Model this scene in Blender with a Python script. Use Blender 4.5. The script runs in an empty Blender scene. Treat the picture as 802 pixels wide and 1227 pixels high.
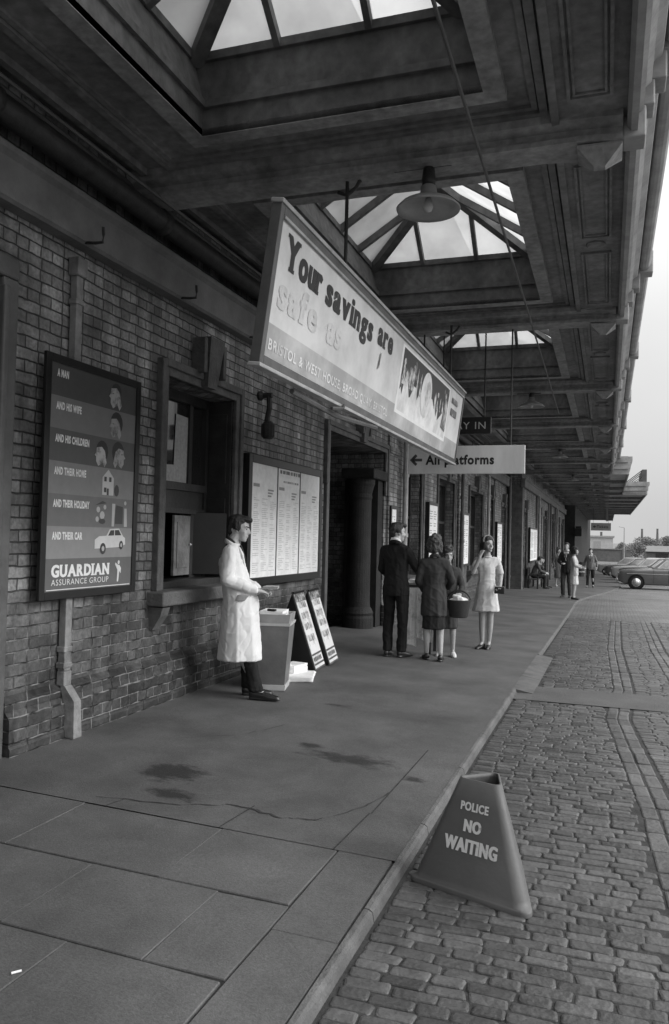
import bpy, bmesh, math, random
from mathutils import Vector, Matrix, noise
S = bpy.context.scene
COL = S.collection
random.seed(11)
V = Vector
WM = {}

# ---------------------------------------------------------------- materials
def mat(name, v, rough=.7, var=.18, scale=6, bump=0., bscale=60, spec=.35, metal=0., stretch=(1, 1, 1), fine=None):
    m = bpy.data.materials.new(name); m.use_nodes = True
    nt = m.node_tree; N = nt.nodes; L = nt.links
    b = N['Principled BSDF']
    b.inputs['Roughness'].default_value = rough
    b.inputs['Specular IOR Level'].default_value = spec
    b.inputs['Metallic'].default_value = metal
    tc = N.new('ShaderNodeTexCoord'); mp = N.new('ShaderNodeMapping')
    mp.inputs['Scale'].default_value = stretch
    L.new(tc.outputs['Object'], mp.inputs['Vector'])
    n1 = N.new('ShaderNodeTexNoise'); n1.inputs['Scale'].default_value = scale
    n1.inputs['Detail'].default_value = 8; n1.inputs['Roughness'].default_value = .65
    L.new(mp.outputs['Vector'], n1.inputs['Vector'])
    r = N.new('ShaderNodeValToRGB')
    r.color_ramp.elements[0].position = .3; r.color_ramp.elements[1].position = .72
    lo = v * (1 - var); hi = v * (1 + var)
    r.color_ramp.elements[0].color = (lo, lo, lo, 1); r.color_ramp.elements[1].color = (hi, hi, hi, 1)
    L.new(n1.outputs['Fac'], r.inputs['Fac'])
    L.new(r.outputs['Color'], b.inputs['Base Color'])
    if bump:
        n2 = N.new('ShaderNodeTexNoise'); n2.inputs['Scale'].default_value = bscale
        n2.inputs['Detail'].default_value = 5
        L.new(mp.outputs['Vector'], n2.inputs['Vector'])
        bp = N.new('ShaderNodeBump'); bp.inputs['Strength'].default_value = bump
        bp.inputs['Distance'].default_value = .02
        L.new(n2.outputs['Fac'], bp.inputs['Height']); L.new(bp.outputs['Normal'], b.inputs['Normal'])
    if fine:
        n3 = N.new('ShaderNodeTexNoise'); n3.inputs['Scale'].default_value = fine; n3.inputs['Detail'].default_value = 3
        L.new(tc.outputs['Object'], n3.inputs['Vector'])
        mr = N.new('ShaderNodeMapRange'); mr.inputs['From Min'].default_value = .3; mr.inputs['From Max'].default_value = .7
        mr.inputs['To Min'].default_value = .75; mr.inputs['To Max'].default_value = 1.25; L.new(n3.outputs['Fac'], mr.inputs['Value'])
        mm = N.new('ShaderNodeMix'); mm.data_type = 'RGBA'; mm.blend_type = 'MULTIPLY'; mm.inputs['Factor'].default_value = 1
        L.new(r.outputs['Color'], mm.inputs['A']); L.new(mr.outputs[0], mm.inputs['B']); L.new(mm.outputs['Result'], b.inputs['Base Color'])
    return m

def brick_mat(name, va, vb, vm, length=.235, height=.085, mortar=.007, gain=1.):
    """brickwork on walls that run along y (object coords): u = y + x, v = z"""
    m = bpy.data.materials.new(name); m.use_nodes = True
    nt = m.node_tree; N = nt.nodes; L = nt.links; b = N['Principled BSDF']
    b.inputs['Specular IOR Level'].default_value = .5
    tc = N.new('ShaderNodeTexCoord'); sp = N.new('ShaderNodeSeparateXYZ')
    L.new(tc.outputs['Object'], sp.inputs[0])
    ad = N.new('ShaderNodeMath'); L.new(sp.outputs['X'], ad.inputs[0]); L.new(sp.outputs['Y'], ad.inputs[1])
    cb = N.new('ShaderNodeCombineXYZ'); L.new(ad.outputs[0], cb.inputs[0]); L.new(sp.outputs['Z'], cb.inputs[1])
    wob = N.new('ShaderNodeTexNoise'); wob.inputs['Scale'].default_value = 9; wob.inputs['Detail'].default_value = 3
    L.new(tc.outputs['Object'], wob.inputs['Vector'])
    vs = N.new('ShaderNodeVectorMath'); vs.operation = 'SCALE'; vs.inputs['Scale'].default_value = .02
    L.new(wob.outputs['Color'], vs.inputs[0])
    va_ = N.new('ShaderNodeVectorMath'); L.new(cb.outputs[0], va_.inputs[0]); L.new(vs.outputs[0], va_.inputs[1])
    def bt(c1, c2, cm, ms):
        t = N.new('ShaderNodeTexBrick'); t.inputs['Scale'].default_value = 1
        t.inputs['Brick Width'].default_value = length; t.inputs['Row Height'].default_value = height
        t.inputs['Mortar Size'].default_value = ms; t.inputs['Mortar Smooth'].default_value = .75
        for k, c in (('Color1', c1), ('Color2', c2), ('Mortar', cm)): t.inputs[k].default_value = (c, c, c, 1)
        L.new(va_.outputs[0], t.inputs['Vector']); return t
    t = bt(va, vb, vm, mortar)
    t.inputs['Bias'].default_value = -.1; t.squash = .52; t.squash_frequency = 2
    dn = N.new('ShaderNodeTexNoise'); dn.inputs['Scale'].default_value = 1.3; dn.inputs['Detail'].default_value = 9
    dn.inputs['Roughness'].default_value = .7
    L.new(tc.outputs['Object'], dn.inputs['Vector'])
    dr = N.new('ShaderNodeValToRGB'); dr.color_ramp.elements[0].position = .33; dr.color_ramp.elements[1].position = .68
    dr.color_ramp.elements[0].color = (.28, .28, .28, 1); dr.color_ramp.elements[1].color = (1.25, 1.25, 1.25, 1)
    L.new(dn.outputs['Fac'], dr.inputs['Fac'])
    mx = N.new('ShaderNodeMix'); mx.data_type = 'RGBA'; mx.blend_type = 'MULTIPLY'; mx.inputs['Factor'].default_value = 1
    L.new(t.outputs['Color'], mx.inputs['A']); L.new(dr.outputs['Color'], mx.inputs['B'])
    fn = N.new('ShaderNodeTexNoise'); fn.inputs['Scale'].default_value = 35; fn.inputs['Detail'].default_value = 6
    L.new(tc.outputs['Object'], fn.inputs['Vector'])
    fr = N.new('ShaderNodeMapRange'); fr.inputs['From Min'].default_value = .3; fr.inputs['From Max'].default_value = .7
    fr.inputs['To Min'].default_value = .62; fr.inputs['To Max'].default_value = 1.3
    L.new(fn.outputs['Fac'], fr.inputs['Value'])
    m2 = N.new('ShaderNodeMix'); m2.data_type = 'RGBA'; m2.blend_type = 'MULTIPLY'; m2.inputs['Factor'].default_value = 1
    L.new(mx.outputs['Result'], m2.inputs['A']); L.new(fr.outputs[0], m2.inputs['B'])
    mps = N.new('ShaderNodeMapping'); mps.inputs['Scale'].default_value = (3.5, 3.5, .5); L.new(tc.outputs['Object'], mps.inputs['Vector'])
    sn = N.new('ShaderNodeTexNoise'); sn.inputs['Scale'].default_value = 1.6; sn.inputs['Detail'].default_value = 7; L.new(mps.outputs[0], sn.inputs['Vector'])
    sr = N.new('ShaderNodeMapRange'); sr.inputs['From Min'].default_value = .38; sr.inputs['From Max'].default_value = .62
    sr.inputs['To Min'].default_value = .5; sr.inputs['To Max'].default_value = 1.12; L.new(sn.outputs['Fac'], sr.inputs['Value'])
    m3 = N.new('ShaderNodeMix'); m3.data_type = 'RGBA'; m3.blend_type = 'MULTIPLY'; m3.inputs['Factor'].default_value = 1
    L.new(m2.outputs['Result'], m3.inputs['A']); L.new(sr.outputs[0], m3.inputs['B'])
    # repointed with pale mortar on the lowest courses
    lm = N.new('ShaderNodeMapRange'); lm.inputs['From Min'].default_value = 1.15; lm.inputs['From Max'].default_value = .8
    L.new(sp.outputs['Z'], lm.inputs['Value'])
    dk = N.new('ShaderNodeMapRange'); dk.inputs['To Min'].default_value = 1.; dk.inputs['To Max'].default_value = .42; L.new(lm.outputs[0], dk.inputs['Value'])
    m5 = N.new('ShaderNodeMix'); m5.data_type = 'RGBA'; m5.blend_type = 'MULTIPLY'; m5.inputs['Factor'].default_value = 1     # bricks darkened towards the bottom of the wall
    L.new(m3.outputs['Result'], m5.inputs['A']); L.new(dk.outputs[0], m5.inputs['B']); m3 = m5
    pf = N.new('ShaderNodeMath'); pf.operation = 'MULTIPLY'; L.new(lm.outputs[0], pf.inputs[0]); L.new(t.outputs['Fac'], pf.inputs[1])
    pn = N.new('ShaderNodeMapRange'); pn.inputs['From Min'].default_value = .4; pn.inputs['From Max'].default_value = .6; L.new(wob.outputs['Fac'], pn.inputs['Value'])
    pg = N.new('ShaderNodeMath'); pg.operation = 'MULTIPLY'; L.new(pf.outputs[0], pg.inputs[0]); L.new(pn.outputs[0], pg.inputs[1])
    m4 = N.new('ShaderNodeMix'); m4.data_type = 'RGBA'; m4.inputs['B'].default_value = (.2, .2, .2, 1)
    L.new(pg.outputs[0], m4.inputs['Factor']); L.new(m3.outputs['Result'], m4.inputs['A'])
    L.new(m4.outputs['Result'], b.inputs['Base Color'])
    rr = N.new('ShaderNodeMapRange'); rr.inputs['To Min'].default_value = .38; rr.inputs['To Max'].default_value = .8
    L.new(fn.outputs['Fac'], rr.inputs['Value']); L.new(rr.outputs[0], b.inputs['Roughness'])
    hm = N.new('ShaderNodeMath'); hm.operation = 'MULTIPLY_ADD'; hm.inputs[1].default_value = -1.0
    L.new(t.outputs['Fac'], hm.inputs[0])
    sc = N.new('ShaderNodeMath'); sc.operation = 'MULTIPLY'; sc.inputs[1].default_value = .5
    L.new(fn.outputs['Fac'], sc.inputs[0]); L.new(sc.outputs[0], hm.inputs[2])
    bp = N.new('ShaderNodeBump'); bp.inputs['Strength'].default_value = .7; bp.inputs['Distance'].default_value = .012
    L.new(hm.outputs[0], bp.inputs['Height']); L.new(bp.outputs['Normal'], b.inputs['Normal'])
    return m

def worn_mat(name, v, bg, lo=.4, hi=.6, scale=4., rough=.5):
    """print that has worn away in patches towards the sheet underneath"""
    m = mat(name, v, rough)
    nt = m.node_tree; r = [n for n in nt.nodes if n.type == 'VALTORGB'][0]
    n = [n for n in nt.nodes if n.type == 'TEX_NOISE'][0]
    n.inputs['Scale'].default_value = scale
    r.color_ramp.elements[0].position = lo; r.color_ramp.elements[1].position = hi
    r.color_ramp.elements[0].color = (v, v, v, 1); r.color_ramp.elements[1].color = (bg, bg, bg, 1)
    return m

def glass_mat(name, v=.02, rough=.05, trans=0.):
    m = mat(name, v, rough, .3, 3, spec=.6)
    if trans:
        b = m.node_tree.nodes['Principled BSDF']; b.inputs['Transmission Weight'].default_value = trans
    return m

M = {}
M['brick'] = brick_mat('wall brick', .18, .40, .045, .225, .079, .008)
M['brick_far'] = brick_mat('boundary brick', .10, .18, .06)
M['plinth'] = mat('plinth render', .06, .65, .55, 5, .5, 40)
M['stone'] = mat('weathered stone', .1, .75, .4, 5, .4, 40)
M['stone_lt'] = mat('pale stone band', .15, .8, .3, 3, .3, 50)
M['paint_dk'] = mat('dark paint', .035, .45, .4, 5, .15, 30)
M['paint_md'] = mat('mid paint', .09, .5, .35, 4, .15, 30)
M['pipe_pt'] = mat('weathered pipe paint', .2, .6, .45, 7, .3, 40)
M['paint_lt'] = mat('pale paint', .34, .5, .3, 6, .15, 40)
M['ceil'] = mat('canopy paint', .165, .65, .42, 1.6, .25, 25, stretch=(1, 1, .4), fine=14)
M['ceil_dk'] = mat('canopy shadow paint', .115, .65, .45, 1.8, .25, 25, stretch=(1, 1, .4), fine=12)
M['fascia'] = mat('skylit fascia paint', .3, .5, .35, 3, .12, 30)  # paler than the canopy paint: sky light put into the colour
M['ceil_lt'] = mat('fascia paint', .26, .6, .45, 1.8, .25, 25, stretch=(1, 1, .4), fine=16)
M['iron'] = mat('dark iron', .03, .5, .4, 12, .2, 50)
M['bin'] = mat('bin grey', .15, .5, .2, 6, .1, 60)
M['shed_roof'] = mat('shed roof', .12, .7, .2, 2)
M['black'] = mat('black paint', .012, .4, .3, 8)
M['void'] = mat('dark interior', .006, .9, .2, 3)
M['glass'] = glass_mat('window glass')
M['flag'] = mat('york stone flags', .075, .62, .3, 4, .35, 70, .4)
M['asphalt'] = mat('pavement asphalt', .075, .7, .26, 2.5, .5, 130, .35)
M['kerbs'] = mat('granite kerb', .11, .75, .35, 6, .4, 80)
M['sett'] = mat('granite setts', .2, .55, .45, 6, .5, 60, .45)
M['joint'] = mat('road grit', .04, .9, .4, 10, .5, 60)
M['smooth'] = mat('smooth road strip', .08, .75, .25, 2, .5, 140)
M['white'] = mat('white paint', .75, .5, .08, 8)
M['cream'] = mat('cream paint', .5, .5, .15, 6)
M['paper'] = mat('newsprint', .78, .8, .12, 12)
M['paper2'] = mat('grey paper', .36, .8, .25, 30)
M['ink'] = mat('printing ink', .03, .6, .2, 30)
M['ink_md'] = mat('grey ink', .2, .7, .3, 40)
M['steel'] = mat('enamel steel', .3, .35, .2, 5)
M['metal'] = mat('bright metal', .55, .25, .1, 5, metal=.8)
M['stone_dk'] = mat('shaded stone', .016, .75, .5, 5, .4, 40)  # near-black colour stands for shade in the doorway and under the canopy
M['carglass'] = glass_mat('car glass', .3, .1)  # pale colour stands for bright sky seen through the windows
M['stone_far'] = mat('distant render', .4, .8, .15, 2)
M['ground'] = mat('far ground', .14, .9, .3, .05)

# ---------------------------------------------------------------- mesh helpers
def bmnew(): return bmesh.new()

def face(bm, pts):
    vs = [bm.verts.new(p) for p in pts]
    return bm.faces.new(vs)

def box(bm, x0, x1, y0, y1, z0, z1, bev=0., mtx=None):
    vs = [bm.verts.new((x, y, z)) for x in (x0, x1) for y in (y0, y1) for z in (z0, z1)]
    q = [(0, 1, 3, 2), (4, 6, 7, 5), (0, 4, 5, 1), (2, 3, 7, 6), (0, 2, 6, 4), (1, 5, 7, 3)]
    fs = [bm.faces.new([vs[i] for i in f]) for f in q]
    if bev:
        es = list({e for f in fs for e in f.edges})
        r = bmesh.ops.bevel(bm, geom=es, offset=bev, segments=2, affect='EDGES', profile=.5)
        vs = list({v for f in r['faces'] for v in f.verts} | {v for v in vs if v.is_valid})
    if mtx is not None:
        for v in vs: v.co = mtx @ v.co
    return vs

def frame_of(d):
    d = d.normalized()
    a = V((0, 0, 1)) if abs(d.z) < .95 else V((1, 0, 0))
    u = d.cross(a).normalized(); return u, d.cross(u).normalized()

def tube(bm, pts, r, seg=8, caps=True):
    pts = [V(p) for p in pts]; n = len(pts)
    rs = r if isinstance(r, (list, tuple)) else [r] * n
    rings = []
    for i, p in enumerate(pts):
        d = (pts[min(i + 1, n - 1)] - pts[max(i - 1, 0)])
        u, w = frame_of(d)
        rings.append([bm.verts.new(p + (u * math.cos(2 * math.pi * k / seg) + w * math.sin(2 * math.pi * k / seg)) * rs[i]) for k in range(seg)])
    for a, b in zip(rings, rings[1:]):
        for k in range(seg): bm.faces.new((a[k], a[(k + 1) % seg], b[(k + 1) % seg], b[k]))
    if caps:
        bm.faces.new(rings[0][::-1]); bm.faces.new(rings[-1])
    return rings

def lathe(bm, prof, c, seg=20, axis='Z'):
    c = V(c); rings = []
    for r, z in prof:
        ring = []
        for k in range(seg):
            a = 2 * math.pi * k / seg; x, y = r * math.cos(a), r * math.sin(a)
            p = {'Z': (x, y, z), 'X': (z, x, y), 'Y': (x, z, y)}[axis]
            ring.append(bm.verts.new(c + V(p)))
        rings.append(ring)
    for a, b in zip(rings, rings[1:]):
        for k in range(seg): bm.faces.new((a[k], a[(k + 1) % seg], b[(k + 1) % seg], b[k]))
    bm.faces.new(rings[0][::-1]); bm.faces.new(rings[-1])

def prism_y(bm, prof, y0, y1, caps=True):
    """closed (x, z) profile extruded along y"""
    a = [bm.verts.new((x, y0, z)) for x, z in prof]; b = [bm.verts.new((x, y1, z)) for x, z in prof]
    n = len(prof)
    for i in range(n): bm.faces.new((a[i], a[(i + 1) % n], b[(i + 1) % n], b[i]))
    if caps: bm.faces.new(a[::-1]); bm.faces.new(b)

def loft(bm, rings, caps=True):
    R = [[bm.verts.new(p) for p in r] for r in rings]; n = len(R[0])
    for a, b in zip(R, R[1:]):
        for k in range(n): bm.faces.new((a[k], a[(k + 1) % n], b[(k + 1) % n], b[k]))
    if caps: bm.faces.new(R[0][::-1]); bm.faces.new(R[-1])

def poly(bm, mtx, pts, z=0.):
    f = face(bm, [mtx @ V((p[0], p[1], z)) for p in pts]); return f

def ell(cx, cy, rx, ry, n=14, a0=0, a1=2 * math.pi):
    return [(cx + rx * math.cos(a0 + (a1 - a0) * k / n), cy + ry * math.sin(a0 + (a1 - a0) * k / n)) for k in range(n)]

# ---------------------------------------------------------------- scene objects
def tagp(o, label=None, cat=None, group=None, kind=None):
    if label: o['label'] = label
    if cat: o['category'] = cat
    if group: o['group'] = group
    if kind: o['kind'] = kind
    return o

def thing(name, label, cat, loc=(0, 0, 0), rz=0., group=None):
    o = bpy.data.objects.new(name, None); COL.objects.link(o)
    o.empty_display_size = .2
    o.location = loc; o.rotation_euler = (0, 0, rz)
    WM[o.name] = Matrix.Translation(loc) @ Matrix.Rotation(rz, 4, 'Z')
    return tagp(o, label, cat, group)

def obj(name, bm, m, parent=None, local=False, smooth=False, label=None, recalc=True, origin=False):
    if recalc and bm.faces: bmesh.ops.recalc_face_normals(bm, faces=bm.faces)
    me = bpy.data.meshes.new(name); bm.to_mesh(me); bm.free()
    return objm(name, me, m, parent, local, smooth, label, origin)

def objm(name, me, m, parent=None, local=False, smooth=False, label=None, origin=False):
    o = bpy.data.objects.new(name, me); COL.objects.link(o)
    mats = m if isinstance(m, (list, tuple)) else [m]
    me.materials.clear()
    for x in mats: me.materials.append(x)
    w = Matrix.Identity(4)
    if parent is not None:
        w = WM[parent.name].copy(); o.parent = parent
        if not local: me.transform(w.inverted())
    elif origin and me.vertices:
        c = [[v.co[i] for v in me.vertices] for i in range(3)]
        t = V(((min(c[0]) + max(c[0])) / 2, (min(c[1]) + max(c[1])) / 2, min(c[2])))
        w = Matrix.Translation(t); me.transform(w.inverted()); o.location = t
    WM[o.name] = w
    if smooth:
        for p in me.polygons: p.use_smooth = True
    if label: o['label'] = label
    return o

def struct(name, bm, m, smooth=False, recalc=True):
    o = obj(name, bm, m, None, smooth=smooth, recalc=recalc); o['kind'] = 'structure'; return o

def dup(root, loc, rz=None, label=None):
    def cp(o, parent):
        c = o.copy(); COL.objects.link(c); c.parent = parent
        for ch in [k for k in o.children]: cp(ch, c)
        return c
    r = cp(root, root.parent)
    r.location = loc
    if rz is not None: r.rotation_euler = (0, 0, rz)
    if label: r['label'] = label
    return r

def glyphs(s, size=1., bold=0., align='LEFT'):
    """text as a flat mesh in the xy plane -> bmesh verts list, from Blender's own built-in font"""
    cu = bpy.data.curves.new('t', 'FONT'); cu.body = s; cu.size = size; cu.offset = bold
    cu.align_x = align; cu.space_character = 1.12; cu.fill_mode = 'FRONT'; cu.resolution_u = 3
    o = bpy.data.objects.new('t', cu); COL.objects.link(o)
    dg = bpy.context.evaluated_depsgraph_get(); dg.update()
    me = bpy.data.meshes.new_from_object(o.evaluated_get(dg))
    bpy.data.objects.remove(o); bpy.data.curves.remove(cu)
    return me

def text(bm, s, mtx, x, y, h, w=None, bold=0., z=.002, align='LEFT', heavy=0.):
    """writes s with cap height h (and total width w) at (x, y) on the plane mtx"""
    me = glyphs(s, 1., bold)
    if not me.vertices: return 0
    xs = [v.co.x for v in me.vertices]; x0, x1 = min(xs), max(xs)
    sy = h / .73
    sx = sy if w is None else w / max(1e-6, x1 - x0)
    off = {'LEFT': -x0 * sx, 'CENTER': -(x0 + x1) / 2 * sx, 'RIGHT': -x1 * sx}[align]
    n0 = len(bm.verts)
    for k, dx in enumerate((0,) if not heavy else (-heavy, 0, heavy)):
        vs = [bm.verts.new(mtx @ V((x + off + v.co.x * sx + dx * h, y + v.co.y * sy, z + k * .0002))) for v in me.vertices]
        for p in me.polygons:
            try: bm.faces.new([vs[i] for i in p.vertices])
            except ValueError: pass
    bpy.data.meshes.remove(me)
    return (x1 - x0) * sx

SERIF = {'Y': [('t', .12, .34), ('t', .88, .34), ('b', .5, .46)], 
         'r': [('b', .26, .6)], 'v': [], 'i': [('b', .5, 1.6)],
         'n': [('b', .16, .36), ('b', .84, .36)], 'G': [('m', .8, .4)], 'U': [('t', .13, .4), ('t', .87, .4)],
         'A': [('b', .12, .36), ('b', .88, .36)], 'R': [('b', .18, .4), ('b', .9, .3), ('t', .12, .25)],
         'D': [('b', .1, .25), ('t', .1, .25)], 'I': [('b', .5, 2.2), ('t', .5, 2.2)], 'N': [('t', .1, .36), ('b', .13, .4), ('t', .87, .4)],
         'f': [('b', .36, .7)]}

def slab_text(bm, s, mtx, x, y, h, w, bold=.03, heavy=.03, z=.002):
    """heavy lettering with slab serifs added to the built-in font"""
    adv = []; cur = 0.
    for ch in s:
        if ch == ' ': cur += .32; adv.append(None); continue
        me = glyphs(ch, 1., bold); xs = [v.co.x for v in me.vertices]
        a, b = min(xs), max(xs); adv.append((me, a, b, cur)); cur += (b - a) + .10
    sx = w / cur; sy = h / .73
    for ch, g in zip(s, adv):
        if not g: continue
        me, a, b, c0 = g
        for k, dx in enumerate((-heavy, 0, heavy)):
            vs = [bm.verts.new(mtx @ V((x + (c0 + v.co.x - a) * sx + dx * h, y + v.co.y * sy, z + k * .0002))) for v in me.vertices]
            for p in me.polygons:
                try: bm.faces.new([vs[i] for i in p.vertices])
                except ValueError: pass
        ys = [v.co.y for v in me.vertices]; top = max(ys)
        for k, u, ww in SERIF.get(ch, []):
            yy = {'t': top - .08, 'b': min(ys), 'x': .5, 'm': .3}[k]
            cx = c0 + u * (b - a); hw = ww * (b - a) / 2
            poly(bm, mtx, [(x + (cx - hw) * sx, y + yy * sy), (x + (cx + hw) * sx, y + yy * sy), (x + (cx + hw) * sx, y + (yy + .085) * sy), (x + (cx - hw) * sx, y + (yy + .085) * sy)], z + .0012)
        bpy.data.meshes.remove(me)

# ---------------------------------------------------------------- ground heights
def dip(y):
    y = min(max(y, 0), 76.)
    return 0. if y < 8 else (-.018 * (y - 8) ** 2 / 4 if y < 10 else -.018 * (y - 9))
def pz(x, y): return .03 * (-1.2 - x) + dip(y)
def rz_(x, y): return -.05 + dip(y)
# ---------------------------------------------------------------- camera, sky, sun
cam = bpy.data.cameras.new('camera'); co = bpy.data.objects.new('camera', cam); COL.objects.link(co)
cam.sensor_width = 36; cam.lens = 27.99; cam.clip_end = 5000; cam.clip_start = .05
def set_cam(yaw, pitch, roll, h):
    R = V((math.cos(yaw), math.sin(yaw), 0)); F = V((-math.sin(yaw) * math.cos(pitch), math.cos(yaw) * math.cos(pitch), math.sin(pitch)))
    U = R.cross(F); c, s = math.cos(roll), math.sin(roll)
    r = R * c + U * s; u = U * c - R * s
    m = Matrix((r, u, -F)).transposed().to_4x4(); m.translation = (0, 0, h); co.matrix_world = m
set_cam(math.radians(18.954), math.radians(1.72), .024, 1.5)
S.camera = co
w = bpy.data.worlds.new('World'); S.world = w; w.use_nodes = True
N = w.node_tree.nodes; L = w.node_tree.links
sky = N.new('ShaderNodeTexSky'); sky.sky_type = 'NISHITA'; sky.sun_disc = False
SUN_EL, SUN_AZ = math.radians(31), math.radians(88)      # azimuth measured from +y towards +x
sky.sun_elevation = SUN_EL; sky.sun_rotation = SUN_AZ
sky.air_density = 1.0; sky.dust_density = 6.0; sky.ozone_density = 1.0
bw = N.new('ShaderNodeRGBToBW'); L.new(sky.outputs[0], bw.inputs[0])
cl = N.new('ShaderNodeTexNoise'); cl.inputs['Scale'].default_value = 2.2; cl.inputs['Detail'].default_value = 6
tcw = N.new('ShaderNodeTexCoord'); L.new(tcw.outputs['Generated'], cl.inputs['Vector'])
cm = N.new('ShaderNodeMapRange'); cm.inputs['From Min'].default_value = .3; cm.inputs['From Max'].default_value = .7
cm.inputs['To Min'].default_value = 4.6; cm.inputs['To Max'].default_value = 5.6; L.new(cl.outputs['Fac'], cm.inputs['Value'])
mxs = N.new('ShaderNodeMix'); mxs.data_type = 'FLOAT'; mxs.inputs['Factor'].default_value = .85     # overcast: mostly even cloud
sz = N.new('ShaderNodeSeparateXYZ'); L.new(tcw.outputs['Generated'], sz.inputs[0])
g2 = N.new('ShaderNodeMath'); g2.operation = 'MULTIPLY'; L.new(sz.outputs['Z'], g2.inputs[0]); L.new(sz.outputs['Z'], g2.inputs[1])
gz_ = N.new('ShaderNodeMapRange'); gz_.inputs['To Min'].default_value = .37; gz_.inputs['To Max'].default_value = 2.0
L.new(g2.outputs[0], gz_.inputs['Value'])
gm = N.new('ShaderNodeMath'); gm.operation = 'MULTIPLY'; L.new(cm.outputs[0], gm.inputs[0]); L.new(gz_.outputs[0], gm.inputs[1])
L.new(bw.outputs[0], mxs.inputs['A']); L.new(gm.outputs[0], mxs.inputs['B'])
L.new(mxs.outputs['Result'], N['Background'].inputs['Color']); N['Background'].inputs['Strength'].default_value = .13
sl = bpy.data.lights.new('sun', 'SUN'); so = bpy.data.objects.new('sun', sl); COL.objects.link(so)
sl.energy = .55; sl.angle = math.radians(32); sl.color = (1, 1, 1)
d = V((math.sin(SUN_AZ) * math.cos(SUN_EL), math.cos(SUN_AZ) * math.cos(SUN_EL), math.sin(SUN_EL)))
so.rotation_euler = d.to_track_quat('Z', 'Y').to_euler(); so.location = (20, 20, 30)
S.view_settings.view_transform = 'Standard'; S.view_settings.look = 'None'
S.view_settings.exposure = 1.55; S.view_settings.gamma = 1; S.view_settings.use_curve_mapping = False
S.cycles.use_denoising = True
S.cycles.max_bounces = 8; S.cycles.diffuse_bounces = 5; S.cycles.transparent_max_bounces = 12

# ---------------------------------------------------------------- ground
def lerp_line(pts, t):
    for (t0, a), (t1, b) in zip(pts, pts[1:]):
        if t <= t1: return a + (b - a) * max(0, (t - t0)) / (t1 - t0)
    return pts[-1][1]
KERB = [(-8, -.925), (6, -.91), (9, -.89), (20, -.87), (24.8, -.90), (27, -.78), (29.3, -.5), (33, -.02), (37.2, .38), (40.5, .62), (47, .6), (60, .3), (75, -.4), (105, -1.2)]
def kx(y): return lerp_line(KERB, y)

bm = bmnew()
R_ = 3000
face(bm, [(-R_, -R_, -1.55), (R_, -R_, -1.55), (R_, R_, -1.55), (-R_, R_, -1.55)])
struct('ground', bm, M['ground'])

# road bed: one sheet following the fall of the forecourt
bm = bmnew()
ys = [-8 + k for k in range(0, 88)] + [85, 110, 160, 240]
xs = [-1.0, 0, 1, 2, 4, 8, 16, 40]
g = [[bm.verts.new((x if (i or y < 20) else min(kx(y) - .1, -1.0), y, rz_(x, y) - (.016 if y < 18.9 and x < 3.6 else .004))) for i, x in enumerate(xs)] for y in ys]
for a, b in zip(g, g[1:]):
    for i in range(len(xs) - 1): bm.faces.new((a[i], a[i + 1], b[i + 1], b[i]))

def sett_sheet():
    m = bpy.data.materials.new('far setts'); m.use_nodes = True
    nt = m.node_tree; n = nt.nodes; l = nt.links; b = n['Principled BSDF']
    tc = n.new('ShaderNodeTexCoord'); t = n.new('ShaderNodeTexBrick')
    t.inputs['Scale'].default_value = 1; t.inputs['Brick Width'].default_value = .16; t.inputs['Row Height'].default_value = .082
    t.inputs['Mortar Size'].default_value = .014; t.inputs['Mortar Smooth'].default_value = .6
    for k, c in (('Color1', .11), ('Color2', .17), ('Mortar', .06)): t.inputs[k].default_value = (c, c, c, 1)
    l.new(tc.outputs['Object'], t.inputs['Vector'])
    nz = n.new('ShaderNodeTexNoise'); nz.inputs['Scale'].default_value = .6; nz.inputs['Detail'].default_value = 8
    l.new(tc.outputs['Object'], nz.inputs['Vector'])
    mr = n.new('ShaderNodeMapRange'); mr.inputs['From Min'].default_value = .3; mr.inputs['From Max'].default_value = .7
    mr.inputs['To Min'].default_value = .6; mr.inputs['To Max'].default_value = 1.3
    l.new(nz.outputs['Fac'], mr.inputs['Value'])
    mx = n.new('ShaderNodeMix'); mx.data_type = 'RGBA'; mx.blend_type = 'MULTIPLY'; mx.inputs['Factor'].default_value = 1
    l.new(t.outputs['Color'], mx.inputs['A']); l.new(mr.outputs[0], mx.inputs['B']); l.new(mx.outputs['Result'], b.inputs['Base Color'])
    bp = n.new('ShaderNodeBump'); bp.inputs['Strength'].default_value = .6; bp.inputs['Distance'].default_value = .02; bp.invert = True
    l.new(t.outputs['Fac'], bp.inputs['Height']); l.new(bp.outputs['Normal'], b.inputs['Normal'])
    b.inputs['Roughness'].default_value = .6
    return m
M['sett_far'] = sett_sheet()
struct('road', bm, M['sett_far'])

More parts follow.
